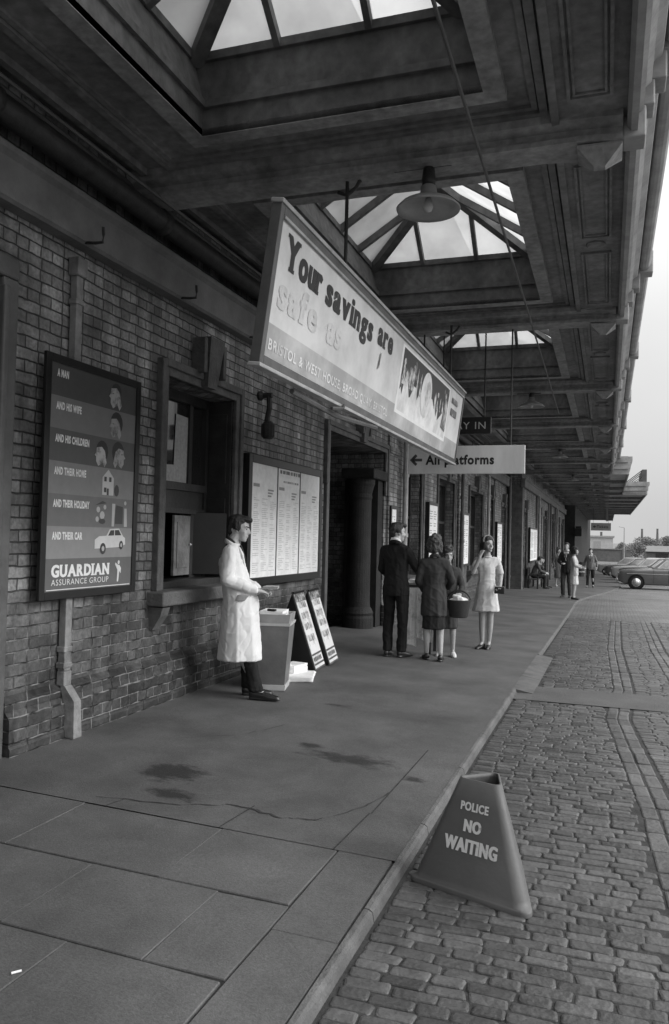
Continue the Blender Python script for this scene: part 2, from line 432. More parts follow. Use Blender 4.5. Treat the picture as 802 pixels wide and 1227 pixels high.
# individual granite setts near the camera, laid in courses across the road, with two strips of lengthwise setts
def sett_mat():
    m = mat('granite sett tops', .08, .55, .4, 9, .3, 45, .5)
    nt = m.node_tree; n = nt.nodes; l = nt.links; b = n['Principled BSDF']
    at = n.new('ShaderNodeAttribute'); at.attribute_name = 'tone'
    r = [k for k in n if k.type == 'VALTORGB'][0]
    mx = n.new('ShaderNodeMix'); mx.data_type = 'RGBA'; mx.blend_type = 'MULTIPLY'; mx.inputs['Factor'].default_value = 1
    l.new(r.outputs['Color'], mx.inputs['A']); l.new(at.outputs['Color'], mx.inputs['B']); l.new(mx.outputs['Result'], b.inputs['Base Color'])
    big = n.new('ShaderNodeTexNoise'); big.inputs['Scale'].default_value = .9; big.inputs['Detail'].default_value = 6
    tc = [k for k in n if k.type == 'TEX_COORD'][0]; l.new(tc.outputs['Object'], big.inputs['Vector'])
    mr = n.new('ShaderNodeMapRange'); mr.inputs['From Min'].default_value = .35; mr.inputs['From Max'].default_value = .65
    mr.inputs['To Min'].default_value = .38; mr.inputs['To Max'].default_value = .62
    l.new(big.outputs['Fac'], mr.inputs['Value']); l.new(mr.outputs[0], b.inputs['Roughness'])
    return m
def strip1(y): return lerp_line([(0, .36), (3.5, .27), (5, .2), (7.5, .0), (9, .08), (13, .02), (20, .1)], y)
def strip2(y): return strip1(y) + .62
vs, fs, tones = [], [], []
def sett(cx, cy, lx, ly, rot):
    n = len(vs); hz = random.uniform(-.003, .002); tl = random.uniform(-.004, .004); tm = random.uniform(-.003, .003)
    c, s = math.cos(rot), math.sin(rot); t = random.uniform(.7, 1.25)
    if random.random() < .08: t *= .7
    sk = [random.uniform(-.05, .05) for _ in range(4)]
    base = []
    for qx, qy in ((1, -1), (1, 1), (-1, 1), (-1, -1)):
        r = random.uniform(.006, .014); px, py = qx * (lx / 2 + random.uniform(-.006, .003)), qy * (ly / 2 + random.uniform(-.005, .003))
        a = (px, py - qy * r); m_ = (px - qx * r * .3, py - qy * r * .3); e = (px - qx * r, py)
        base += [a, m_, e] if qx * qy > 0 else [e, m_, a]
    nb = 12
    for ins, dz in ((0, -.05), (0, -.006), (.0025, -.0018), (.010, .0005)):
        for (x, y) in base:
            x -= math.copysign(min(abs(x), ins), x); y -= math.copysign(min(abs(y), ins), y)
            X, Y = cx + x * c - y * s, cy + x * s + y * c
            vs.append((X, Y, rz_(X, Y) + hz + dz + tl * x / lx + tm * y / ly)); tones.append(t)
    for r in range(3):
        for j in range(nb): fs.append((n + r * nb + j, n + r * nb + (j + 1) % nb, n + r * nb + nb + (j + 1) % nb, n + r * nb + nb + j))
    fs.append(tuple(n + 3 * nb + j for j in range(nb)))
y = .6; row = 0
while y < 19:
    rh = random.uniform(.06, .073)
    cyy = y + rh / 2
    if not (7.98 < cyy < 8.78):
        x = kx(y) + .06 + (.0 if row % 2 else -.1)
        x = max(x, kx(y) + .06) if not (8.7 < cyy < 11.6) else -.66 + random.uniform(-.05, .04)
        while x < 3.4:
            l = random.uniform(.11, .175)
            s1, s2 = strip1(y), strip2(y)
            hit = None
            for s in (s1, s2):
                if x < s + .2 and x + l > s: hit = s
            if hit is not None:
                if hit - x > .07: sett((x + hit) / 2, cyy, hit - x - .005, rh - .0045, 0)
                x = hit + .215; continue
            sett(x + l / 2, cyy + .02 * math.sin(x * 1.3 + row * .1), l - .0045, rh - .0045, random.uniform(-.03, .03)); x += l
    y += rh; row += 1
for fs_, in ((strip1,), (strip2,)):
    y = .6
    while y < 19:
        l = random.uniform(.18, .28)
        if not (7.98 < y + l / 2 < 8.78):
            for dx in (.05, .15):
                sett(fs_(y + l / 2) + dx, y + l / 2, .093, l - .012, math.atan2(fs_(y) - fs_(y + l), l))
        y += l
me = bpy.data.meshes.new('road_setts'); me.from_pydata(vs, [], fs); me.update()
ca = me.color_attributes.new('tone', 'FLOAT_COLOR', 'POINT')
for i, t in enumerate(tones): ca.data[i].color = (t, t, t, 1)
bm = bmnew(); ysb = [0.3 + .5 * k for k in range(38)]
g = [[bm.verts.new((x, y, rz_(x, y) - .0065)) for x in (-.93, 3.5)] for y in ysb]
for a, b in zip(g, g[1:]): bm.faces.new((a[0], a[1], b[1], b[0]))
struct('road_bedding', bm, mat('dark joint grit', .042, .95, .4, 10, .4, 80))
o = objm('road_setts', me, sett_mat(), smooth=False); o['kind'] = 'structure'

# smooth strip crossing the road, and the dropped kerb ramp
bm = bmnew()
n = 14
for k in range(n):
    x0, x1 = -.87 + k * .6, -.87 + (k + 1) * .6
    for ya, yb in ((7.98, 8.4), (8.4, 8.78)):
        face(bm, [(x0, ya, rz_(0, ya) + .004), (x1, ya, rz_(0, ya) + .004), (x1, yb, rz_(0, yb) + .004), (x0, yb, rz_(0, yb) + .004)])
M['cross'] = mat('crossing asphalt', .095, .7, .3, 1.5, .5, 120, .35, fine=90); struct('crossing', bm, M['cross'])
# pavement asphalt with stains
def stain_mat(base):
    m = mat('stained asphalt', base, .7, .42, 1.1, .22, 150, .35)
    nt = m.node_tree; n = nt.nodes; l = nt.links; b = n['Principled BSDF']
    r = [k for k in n if k.type == 'VALTORGB'][0]; tc = [k for k in n if k.type == 'TEX_COORD'][0]
    n3 = n.new('ShaderNodeTexNoise'); n3.inputs['Scale'].default_value = 90; n3.inputs['Detail'].default_value = 4
    l.new(tc.outputs['Object'], n3.inputs['Vector'])
    mr = n.new('ShaderNodeMapRange'); mr.inputs['From Min'].default_value = .3; mr.inputs['From Max'].default_value = .7
    mr.inputs['To Min'].default_value = .8; mr.inputs['To Max'].default_value = 1.2; l.new(n3.outputs['Fac'], mr.inputs['Value'])
    mm = n.new('ShaderNodeMix'); mm.data_type = 'RGBA'; mm.blend_type = 'MULTIPLY'; mm.inputs['Factor'].default_value = 1
    l.new(r.outputs['Color'], mm.inputs['A']); l.new(mr.outputs[0], mm.inputs['B']); src = mm.outputs['Result']
    wn = n.new('ShaderNodeTexNoise'); wn.inputs['Scale'].default_value = 9.; wn.inputs['Detail'].default_value = 9; wn.inputs['Roughness'].default_value = .75
    wm = n.new('ShaderNodeMapping'); wm.inputs['Scale'].default_value = (.75, 1.5, 1); wm.inputs['Rotation'].default_value = (0, 0, .5); l.new(tc.outputs['Object'], wm.inputs['Vector']); l.new(wm.outputs[0], wn.inputs['Vector'])
    last = None
    for (cx, cy, sx, sy, th) in ((-2.5, 4.33, .34, .30, .08), (-1.62, 5.12, .62, .24, -.01), (-2.28, 3.98, .26, .16, .0), (-1.12, 4.9, .12, .1, .02), (-2.2, 6.6, .3, .1, -.06), (-1.95, 5.3, .2, .12, .0)):
        mp = n.new('ShaderNodeMapping'); mp.vector_type = 'POINT'
        mp.inputs['Location'].default_value = (-cx / sx, -cy / sy, 0); mp.inputs['Scale'].default_value = (1 / sx, 1 / sy, 0)
        l.new(tc.outputs['Object'], mp.inputs['Vector'])
        ln = n.new('ShaderNodeVectorMath'); ln.operation = 'LENGTH'; l.new(mp.outputs[0], ln.inputs[0])
        mr = n.new('ShaderNodeMapRange'); mr.inputs['From Min'].default_value = 0; mr.inputs['From Max'].default_value = 1.25
        mr.inputs['To Min'].default_value = .36 + th; mr.inputs['To Max'].default_value = -.3
        l.new(ln.outputs['Value'], mr.inputs['Value'])
        if last is None: last = mr.outputs[0]
        else:
            mx = n.new('ShaderNodeMath'); mx.operation = 'MAXIMUM'; l.new(last, mx.inputs[0]); l.new(mr.outputs[0], mx.inputs[1]); last = mx.outputs[0]
    ad = n.new('ShaderNodeMath'); ad.operation = 'ADD'; l.new(last, ad.inputs[0]); l.new(wn.outputs['Fac'], ad.inputs[1])
    st = n.new('ShaderNodeMapRange'); st.inputs['From Min'].default_value = .53; st.inputs['From Max'].default_value = .73
    st.inputs['To Min'].default_value = 1.; st.inputs['To Max'].default_value = .32
    l.new(ad.outputs[0], st.inputs['Value'])
    mu = n.new('ShaderNodeMix'); mu.data_type = 'RGBA'; mu.blend_type = 'MULTIPLY'; mu.inputs['Factor'].default_value = 1
    l.new(src, mu.inputs['A']); l.new(st.outputs[0], mu.inputs['B']); l.new(mu.outputs['Result'], b.inputs['Base Color'])
    return m
M['asphalt_st'] = stain_mat(.095)
M['flag_st'] = stain_mat(.097)
bm = bmnew()
ys = [3.66, 4.2] + [5 + k for k in range(0, 76)] + [85, 110]
g = []
for y in ys:
    e = kx(y); row = []
    for t in (0, .25, .5, .75, 1):
        x = -4.2 + (e + 4.2) * t; row.append(bm.verts.new((x, y, pz(min(x, -.6), y))))
    g.append(row)
for a, b in zip(g, g[1:]):
    for i in range(4): bm.faces.new((a[i], a[i + 1], b[i + 1], b[i]))
struct('pavement', bm, M['asphalt_st'])
# flagstones in the foreground
bm = bmnew(); bj = bmnew()
face(bj, [(-4.2, -6, pz(-4.2, 0) - .012), (-.91, -6, pz(-.91, 0) - .012), (-.91, 3.68, pz(-.91, 0) - .012), (-4.2, 3.68, pz(-4.2, 0) - .012)])
rows = [(3.05, 3.655, [-4.1, -3.35, -2.62, -1.81, -1.2]), (2.465, 3.04, [-4.1, -3.6, -2.86, -2.13, -1.52, -1.2]), (1.87, 2.455, [-4.1, -3.3, -2.5, -1.82, -1.2])]
y = 1.86; k = 0
while y > -5:
    rows.append((y - .6, y - .01, [-4.1, -3.5, -2.9, -2.2, -1.5, -1.2] if k % 2 else [-4.1, -3.2, -2.5, -1.8, -1.2])); y -= .6; k += 1
def flag(x0, x1, y0, y1):
    dz = random.uniform(-.0012, .0008); gp = .0045
    pts = [(x0 + gp, y0 + gp), (x1 - gp, y0 + gp), (x1 - gp, y1 - gp), (x0 + gp, y1 - gp)]
    pts = [(x + random.uniform(-.006, .006), y + random.uniform(-.005, .005)) for x, y in pts]
    top = [bm.verts.new((x, y, pz(x, 0) + dz)) for x, y in pts]; c = V((sum(p[0] for p in pts) / 4, sum(p[1] for p in pts) / 4, 0))
    mid = [bm.verts.new((x + (c.x - x) * -.008, y + (c.y - y) * -.008, pz(x, 0) + dz - .004)) for x, y in pts]
    bot = [bm.verts.new((v.co.x, v.co.y, v.co.z - .03)) for v in mid]
    bm.faces.new(top)
    for a, b in ((top, mid), (mid, bot)):
        for i in range(4): bm.faces.new((a[i], a[(i + 1) % 4], b[(i + 1) % 4], b[i]))
for y0, y1, xl in rows:
    for a, b in zip(xl, xl[1:]): flag(a, b, y0, y1)
y = -5
while y < 3.65:
    l = random.uniform(.75, 1.05); y1 = min(y + l, 3.66)
    if 3.66 - y1 < .3: y1 = 3.66
    flag(-1.195, -.925, y, y1); y = y1 + .001
struct('paving_flags', bm, M['flag_st']); struct('paving_bed', bj, M['joint'])

# kerb stones
bm = bmnew()
y = -5.
while y < 90:
    l = random.uniform(.85, 1.15) if y < 45 else 3.
    y1 = y + l
    if y < 8.3 < y1 + .3: y1 = 8.32
    if 1:
        low = 8.25 < (y + y1) / 2 < 11.7
        a, b = kx(y), kx(y1); j = .004
        wz = .0
        vs8 = []
        for yy, k in ((y + j, a), (y1 - j, b)):
            zt = pz(-.87, yy) + .004; zb = rz_(0, yy) - .05
            rr = rz_(0, yy)
            vs8.append([bm.verts.new(p) for p in (((k, yy, zb), (k, yy, zt), (k + .02, yy, zt - .002), (k + .035, yy, zt - .012), (k + .05, yy, zb)) if not low else ((k, yy, zb), (k, yy, zt - .004), (k + .06, yy, zt - .012), (k + .2, yy, rr + .006), (k + .21, yy, zb)))])
        p, q = vs8
        for i in range(5): bm.faces.new((p[i], p[(i + 1) % 5], q[(i + 1) % 5], q[i]))
        bm.faces.new(p[::-1]); bm.faces.new(q)
    y = y1
struct('kerb', bm, M['kerbs'])
# hairline cracks in the asphalt
bm = bmnew(); rc = random.Random(3)
for pts in ([(-2.62, 3.75), (-2.2, 3.83), (-1.9, 3.98), (-1.6, 3.92), (-1.42, 3.98), (-1.25, 4.3), (-1.18, 4.62)], [(-2.95, 4.9), (-2.5, 5.3), (-2.3, 5.8)]):
    q = []
    for (a, b_), (c_, d_) in zip(pts, pts[1:]):
        for k in range(7):
            t = k / 7; q.append((a + (c_ - a) * t + rc.uniform(-.012, .012), b_ + (d_ - b_) * t + rc.uniform(-.012, .012), rc.uniform(.002, .007)))
    for p, r_ in zip(q, q[1:]):
        face(bm, [(p[0] - p[2], p[1] - p[2], pz(p[0], p[1]) + .0035), (r_[0] - r_[2], r_[1] - r_[2], pz(r_[0], r_[1]) + .0035), (r_[0] + r_[2], r_[1] + r_[2], pz(r_[0], r_[1]) + .0035), (p[0] + p[2], p[1] + p[2], pz(p[0], p[1]) + .0035)])
for x0, y0, x1, y1 in ((-1.83, 3.66, -1.80, 4.02), (-1.22, 3.66, -1.2, 4.2), (-2.5, 3.66, -2.47, 3.8), (-1.19, 4.2, -1.18, 5.6)):
    face(bm, [(x0 - .004, y0, pz(x0, y0) + .003), (x0 + .004, y0, pz(x0, y0) + .003), (x1 + .004, y1, pz(x1, y1) + .003), (x1 - .004, y1, pz(x1, y1) + .003)])
struct('pavement_cracks', bm, M['joint'])
# ---------------------------------------------------------------- station building
X1, X2, X3 = -3.6, -3.05, -2.3
TOPZ = 4.36
station = thing('station_building', 'long dark brick station frontage with sash windows, doorways and pale cornice band', 'building', (X1, 12, 0))

def wall_x(bm, x, y0, y1, z0, z1, ops, back=.4):
    ysl = sorted({y0, y1, *[o[0] for o in ops], *[o[1] for o in ops]}); zsl = sorted({z0, z1, *[o[2] for o in ops], *[o[3] for o in ops]})
    for a, b in zip(ysl, ysl[1:]):
        for c, d in zip(zsl, zsl[1:]):
            my, mz = (a + b) / 2, (c + d) / 2
            if any(o[0] < my < o[1] and o[2] < mz < o[3] for o in ops): continue
            face(bm, [(x, a, c), (x, b, c), (x, b, d), (x, a, d)])
    for a, b, c, d, dep in ops:
        xb = x - dep
        face(bm, [(x, a, c), (x, a, d), (xb, a, d), (xb, a, c)]); face(bm, [(x, b, c), (xb, b, c), (xb, b, d), (x, b, d)])
        face(bm, [(x, a, d), (x, b, d), (xb, b, d), (xb, a, d)]); face(bm, [(x, a, c), (xb, a, c), (xb, b, c), (x, b, c)])

OPS1 = [(2.75, 3.93, -.3, 3.03, .12), (5.95, 7.26, 1.0, 2.84, .32), (10.12, 13.05, -.4, 2.93, 1.3),
        (14.62, 15.85, .75, 2.85, .25), (17.5, 19.5, .7, 2.85, .25), (21.8, 24.2, .65, 2.85, .25), (25.6, 26.6, .6, 2.8, .25), (28.6, 30.0, -1, 2.7, .5)]
OPS2 = [(31.2, 32.3, -1., 2.6, .3), (37.6, 39.4, .3, 2.6, .25), (41.2, 43.2, -1.2, 2.6, .4), (46.2, 48.8, .2, 2.6, .25), (52, 55, .1, 2.6, .25), (57.5, 59.6, -1.4, 2.6, .4)]
bm = bmnew()
wall_x(bm, X1, -7, 30.5, -1, TOPZ, OPS1)
wall_x(bm, X2, 30.5, 62, -1.6, TOPZ, OPS2)
face(bm, [(X1, 30.5, -1), (X2, 30.5, -1), (X2, 30.5, TOPZ), (X1, 30.5, TOPZ)])
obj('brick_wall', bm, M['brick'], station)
bm = bmnew(); wall_x(bm, X3, 62, 118, -2, 6.5, [])
face(bm, [(X2, 62, -2), (X3, 62, -2), (X3, 62, 6.5), (X2, 62, 6.5)])
obj('pavilion_wall', bm, M['stone_dk'], station)  # canopy shade put into the dark wall colour
bm = bmnew()   # the rest of the block behind the frontage
box(bm, -14, X1 - 1.45, -7, 118, -2, 9); box(bm, -14, X1 + .02, -7, 118, 5.6, 9.2)
face(bm, [(X1 - 1.45, -7, -1), (X1, -7, -1), (X1, -7, 6), (X1 - 1.45, -7, 6)])
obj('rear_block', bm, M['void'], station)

def swin(y0, y1, z0, z1, x, dep, bars=2, lights=1, key=True, door=False):
    """timber window (or door) at the back of its opening, with surround, keystone and sill"""
    xb = x - dep + .03
    f = bmnew(); t = .07
    box(f, xb - .06, xb + .02, y0, y0 + t, z0, z1); box(f, xb - .06, xb + .02, y1 - t, y1, z0, z1)
    box(f, xb - .06, xb + .018, y0 + t, y1 - t, z1 - t, z1); box(f, xb - .06, xb + .018, y0 + t, y1 - t, z0, z0 + t)
    zm = z0 + (z1 - z0) * .55
    box(f, xb - .05, xb + .012, y0 + t, y1 - t, zm - .03, zm + .03)
    for k in range(1, bars): 
        yy = y0 + (y1 - y0) * k / bars; box(f, xb - .05, xb + .008, yy - .02, yy + .02, z0 + t, z1 - t)
    wn = obj('door' if door else 'window', f, M['paint_dk'], station)
    p = bmnew()
    if door:
        box(p, xb - .07, xb - .03, y0 + t, y1 - t, z0 + t, zm - .03)
        obj('panel', p, M['paint_dk'], wn); p = bmnew()
        face(p, [(xb - .035, y0 + t, zm), (xb - .035, y1 - t, zm), (xb - .035, y1 - t, z1 - t), (xb - .035, y0 + t, z1 - t)])
    else:
        face(p, [(xb - .035, y0 + t, z0 + t), (xb - .035, y1 - t, z0 + t), (xb - .035, y1 - t, z1 - t), (xb - .035, y0 + t, z1 - t)])
    obj('pane', p, M['glass'], wn)
    surround(y0, y1, z0, z1, x, wn, key, not door)
    return wn

def surround(y0, y1, z0, z1, x, wn, key=True, sill=True):
    s = bmnew(); t = .1
    box(s, x - .03, x + .035, y0 - t, y0, z0, z1 + t, .008); box(s, x - .03, x + .035, y1, y1 + t, z0, z1 + t, .008)
    box(s, x - .03, x + .035, y0, y1, z1, z1 + t, .008)
    box(s, x - .02, x + .06, y0 - t - .04, y0 - t + .03, z0, z1 + t + .03, .01); box(s, x - .02, x + .06, y1 + t - .03, y1 + t + .04, z0, z1 + t + .03, .01)
    box(s, x - .02, x + .062, y0 - t + .03, y1 + t - .03, z1 + t - .03, z1 + t + .04, .01)
    obj('surround', s, M['stone'], wn)
    if key:
        ym = (y0 + y1) / 2; k = bmnew(); h = min(.46, 3.46 - z1)
        loft(k, [[(x - .02, ym - .09, z1 + .005), (x + .10, ym - .09, z1 + .005), (x + .10, ym + .09, z1 + .005), (x - .02, ym + .09, z1 + .005)],
                 [(x - .02, ym - .14, z1 + h), (x + .15, ym - .14, z1 + h), (x + .15, ym + .14, z1 + h), (x - .02, ym + .14, z1 + h)]])
        for s_ in (-1, 1): box(k, x - .02, x + .13, ym + s_ * .19 - .03, ym + s_ * .19 + .03, z1 + .12, z1 + h - .02, .006)
        obj('keystone', k, M['stone'], wn)
    if sill:
        s = bmnew(); box(s, x - .3, x + .16, y0 - .2, y1 + .2, z0 - .12, z0 + .002, .015)
        for yy in (y0 - .1, y1 + .1):
            loft(s, [[(x - .02, yy - .06, z0 - .13), (x + .13, yy - .06, z0 - .13), (x + .13, yy + .06, z0 - .13), (x - .02, yy + .06, z0 - .13)],
                     [(x - .02, yy - .06, z0 - .2), (x + .11, yy - .06, z0 - .2), (x + .11, yy + .06, z0 - .2), (x - .02, yy + .06, z0 - .2)],
                     [(x - .02, yy - .05, z0 - .32), (x + .03, yy - .05, z0 - .32), (x + .03, yy + .05, z0 - .32), (x - .02, yy + .05, z0 - .32)]])
        obj('sill', s, M['stone'], wn)

for y0, y1, z0, z1, dep in OPS1[3:]: swin(y0, y1, max(z0, dip(y0) + .02), z1, X1, dep, 2, door=z0 < -.5)
for y0, y1, z0, z1, dep in OPS2: swin(y0, y1, max(z0, dip(y0) + .0), z1, X2, dep, 2, door=z0 < -.5)

# parcels hatch: the nearest window, sash above and two small hatch doors standing open below
y0, y1, z0, z1, dep = OPS1[1]; xb = X1 - dep + .03
f = bmnew()
box(f, xb - .06, xb + .03, y0, y0 + .07, z0, z1); box(f, xb - .06, xb + .03, y1 - .08, y1, z0, z1)
box(f, xb - .06, xb + .028, y0 + .07, y1 - .08, z1 - .09, z1); box(f, xb - .06, xb + .05, y0 + .07, y1 - .08, 1.90, 1.97)
box(f, xb - .06, xb + .04, y0 + .07, y1 - .08, 1.68, 1.73); box(f, xb - .05, xb + .004, y0 + .07, y1 - .08, 1.73, 1.90)
box(f, xb - .06, xb + .22, y0 + .0, y1 - .0, 1.0, 1.06, .006)
box(f, xb - .05, xb + .01, y0 + .93, y0 + .99, 1.97, z1 - .09); box(f, xb - .05, xb + .02, y0 + .98, y1 - .08, 1.06, 1.68)
box(f, X1 - .29, X1 - .006, y1 - .03, y1 - .003, 1.07, 2.83); box(f, X1 - .24, X1 - .05, y1 - .04, y1 - .03, 1.2, 1.85, .004); box(f, X1 - .24, X1 - .05, y1 - .04, y1 - .03, 2.0, 2.7, .004)
hatch = obj('hatch_window', f, M['paint_dk'], station)
p = bmnew(); face(p, [(xb - .02, y0 + .07, 1.97), (xb - .02, y1 - .08, 1.97), (xb - .02, y1 - .08, z1 - .09), (xb - .02, y0 + .07, z1 - .09)])
obj('pane', p, M['glass'], hatch)
p = bmnew(); face(p, [(xb - .012, y0 + .38, 1.98), (xb - .012, y0 + .93, 1.98), (xb - .012, y0 + .93, 2.08), (xb - .012, y0 + .93, 2.62), (xb - .012, y0 + .70, 2.63), (xb - .012, y0 + .68, 2.14), (xb - .012, y0 + .38, 2.12)])
obj('pane_reflection', p, M['paper2'], hatch)  # pale patch painted as sky reflected in the sash pane
p = bmnew(); box(p, xb - .3, xb - .07, y0 + .07, y0 + .98, 1.06, 1.68); bmesh.ops.delete(p, geom=[q for q in p.faces if q.calc_center_median().x > xb - .075], context='FACES')
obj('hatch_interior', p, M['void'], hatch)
Mx = Matrix.Translation((xb + .04, y0 + .62, 0)) @ Matrix.Rotation(math.radians(4), 4, 'Z')
p = bmnew(); box(p, -.014, .014, 0, .34, 1.09, 1.66, .003, Mx); box(p, .014, .022, .05, .29, 1.16, 1.60, .003, Mx)
h1 = obj('hatch_door', p, M['pipe_pt'], hatch, label='paler hatch door')
p = bmnew(); lathe(p, [(.004, .02), (.014, .03), (.016, .045), (.006, .055)], Mx @ V((0, .3, 1.38)), 10, 'X'); obj('knob', p, M['metal'], h1)
Mx = Matrix.Translation((X1 - .02, y1 - .06, 0)) @ Matrix.Rotation(math.radians(-52), 4, 'Z')
p = bmnew(); box(p, -.014, .014, -.46, 0, 1.09, 1.70, .003, Mx); box(p, -.022, -.014, -.4, -.06, 1.16, 1.64, .003, Mx)
obj('hatch_door', p, M['black'], hatch)
surround(y0, y1, z0, z1, X1, hatch)

# main doorway with stone jamb column and dark panelled leaves
y0, y1, z0, z1, dep = OPS1[2]
xb = X1 - 1.3
f = bmnew()
for k in range(4):
    a = y0 + .05 + k * .7
    box(f, xb + .02, xb + .08, a, a + .68, -.1, 2.25)
    for za, zb in ((.1, .9), (1.0, 2.1)): box(f, xb + .08, xb + .10, a + .1, a + .58, za, zb, .01)
box(f, xb + .02, xb + .12, y0, y1, 2.25, 2.38); box(f, xb + .02, xb + .05, y0, y1, 2.38, 2.93)
door = obj('doorway', f, M['black'], station)
c = bmnew()
prof = [(.30, -.25), (.30, .18), (.285, .22), (.30, .26), (.27, .32), (.235, .36), (.225, .5), (.22, 2.1), (.235, 2.14), (.225, 2.2), (.26, 2.32), (.28, 2.36), (.28, 2.44)]
lathe(c, [(r * .85, z) for r, z in prof], (X1 - .25, 12.5, 0), 28)
box(c, X1 - .5, X1 + .06, 12.22, 13.05, 2.44, 2.60, .02); box(c, X1 - .6, X1 - .02, 12.75, 13.04, -.2, 2.44)
obj('jamb_column', c, M['stone_dk'], door, smooth=False)  # doorway shade put into the column's colour
c = bmnew(); box(c, X1 - .8, X1 - .03, 10.121, 10.2, -.1, 2.9); box(c, X1 - .03, X1 + .05, 10.02, 10.125, -.1, 3.05, .012)
obj('door_jamb', c, M['paint_md'], door)
surround(y0, y1, 2.2, z1, X1, door, True, False)

# boarded doorway at the very left
f = bmnew(); y0, y1 = 2.75, 3.93; x = X1 - .12
box(f, x, x + .06, y0, y1, -.1, 3.03)
for a, b in ((2.85, 3.3), (3.4, 3.86)):
    for za, zb in ((.3, 1.1), (1.25, 2.6)): box(f, x + .06, x + .085, a, b, za, zb, .01)
dr = obj('side_door', f, M['paint_dk'], station)
f = bmnew()
box(f, X1 - .05, X1 + .06, 3.93, 4.07, -.05, 3.06, .015); box(f, X1 - .05, X1 + .06, 2.6, 2.75, -.05, 3.06, .015); box(f, X1 - .05, X1 + .062, 2.6, 4.07, 3.06, 3.2, .015)
box(f, X1 - .05, X1 + .09, 3.91, 3.96, -.05, 3.0, .012)
obj('door_surround', f, M['paint_md'], dr)

# plinth with its worn weathering ledge
def plinth(y0, y1, x):
    bm = bmnew(); n = max(1, int((y1 - y0) / 2))
    for k in range(n):
        a, b = y0 + (y1 - y0) * k / n, y0 + (y1 - y0) * (k + 1) / n
        A = [(x - .02, -.3), (x + .10, -.3), (x + .10, .045), (x + .09, .06), (x + .09, .225), (x + .055, .27), (x + .05, .27), (x + .05, .33), (x + .0, .36), (x - .02, .36)]
        f0 = [bm.verts.new((p, a, z + pz(x, a) + (-.0))) for p, z in A]; f1 = [bm.verts.new((p, b, z + pz(x, b))) for p, z in A]
        for i in range(len(A) - 1): bm.faces.new((f0[i], f0[i + 1], f1[i + 1], f1[i])).material_index = 1 if i in (1, 3, 4) else 0
        if k == 0: bm.faces.new(f0[::-1])
        if k == n - 1: bm.faces.new(f1)
    return bm
PL = []
for a, b in ((-6, 2.6), (4.08, 10.0), (13.05, 25.6), (26.7, 28.5)): PL.append(plinth(a, b, X1))
for a, b in ((32.4, 41.1), (43.3, 57.4)): PL.append(plinth(a, b, X2))
def plinth_mat():
    m = mat('worn plinth', .075, .6, .5, 5, .5, 40)
    nt = m.node_tree; n = nt.nodes; l = nt.links; b = n['Principled BSDF']
    r = [k for k in n if k.type == 'VALTORGB'][0]; tc = [k for k in n if k.type == 'TEX_COORD'][0]
    mp = n.new('ShaderNodeMapping'); mp.inputs['Scale'].default_value = (4, 1.2, 14); l.new(tc.outputs['Object'], mp.inputs['Vector'])
    z = n.new('ShaderNodeTexNoise'); z.inputs['Scale'].default_value = 1.5; z.inputs['Detail'].default_value = 8; l.new(mp.outputs[0], z.inputs['Vector'])
    rr = n.new('ShaderNodeMapRange'); rr.inputs['From Min'].default_value = .54; rr.inputs['From Max'].default_value = .62
    rr.inputs['To Max'].default_value = .7; l.new(z.outputs['Fac'], rr.inputs['Value'])
    mx = n.new('ShaderNodeMix'); mx.data_type = 'RGBA'; mx.inputs['B'].default_value = (.5, .5, .5, 1)
    l.new(rr.outputs[0], mx.inputs['Factor']); l.new(r.outputs['Color'], mx.inputs['A']); l.new(mx.outputs['Result'], b.inputs['Base Color'])
    return m
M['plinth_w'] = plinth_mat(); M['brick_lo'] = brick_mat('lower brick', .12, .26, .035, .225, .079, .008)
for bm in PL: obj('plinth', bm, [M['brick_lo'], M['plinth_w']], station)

# pale cornice band, the dark ledge over it and the brick piers
bm = bmnew()
def band(x, y0, y1):
    prism_y(bm, [(x - .02, 3.50), (x + .10, 3.50), (x + .12, 3.52), (x + .12, 3.76), (x + .15, 3.79), (x + .15, 3.83), (x - .02, 3.83)], y0, y1)
band(X1, -7, 30.49); band(X2, 30.4, 61.99)
obj('cornice_band', bm, M['stone_lt'], station)
for a, b in ((13.2, 13.76), (16.0, 17.2), (20.0, 21.3), (26.75, 28.35)):
    bm = bmnew(); box(bm, X1 - .02, X1 + .045, a, b, -.4, 3.497)
    box(bm, X1 - .02, X1 + .075, a - .03, b + .03, 2.95, 3.07, .01)
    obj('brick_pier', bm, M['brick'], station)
bm = bmnew()
for k in range(18):
    z0 = -.5 + k * .225; e = .0 if k % 2 else .12
    box(bm, X2 - .5, X2 + .03, 30.44, 30.95 + e, z0, z0 + .224, .008)
obj('quoin_stones', bm, M['stone'], station)
for a, b in ((36.6, 37.2), (44, 45), (50, 51)):
    bm = bmnew(); box(bm, X2 - .02, X2 + .06, a, b, -1, 3.49); obj('brick_pier', bm, M['stone'], station)
for y in (3.25, 4.65, 5.98, 7.36, 8.75, 10.1, 11.5):
    bm = bmnew()
    tube(bm, [(X1 + .10, y, 3.515), (X1 + .19, y, 3.505), (X1 + .25, y, 3.505), (X1 + .255, y, 3.56), (X1 + .25, y, 3.61)], .011, 6)
    obj('iron_hook', bm, M['iron'], station)
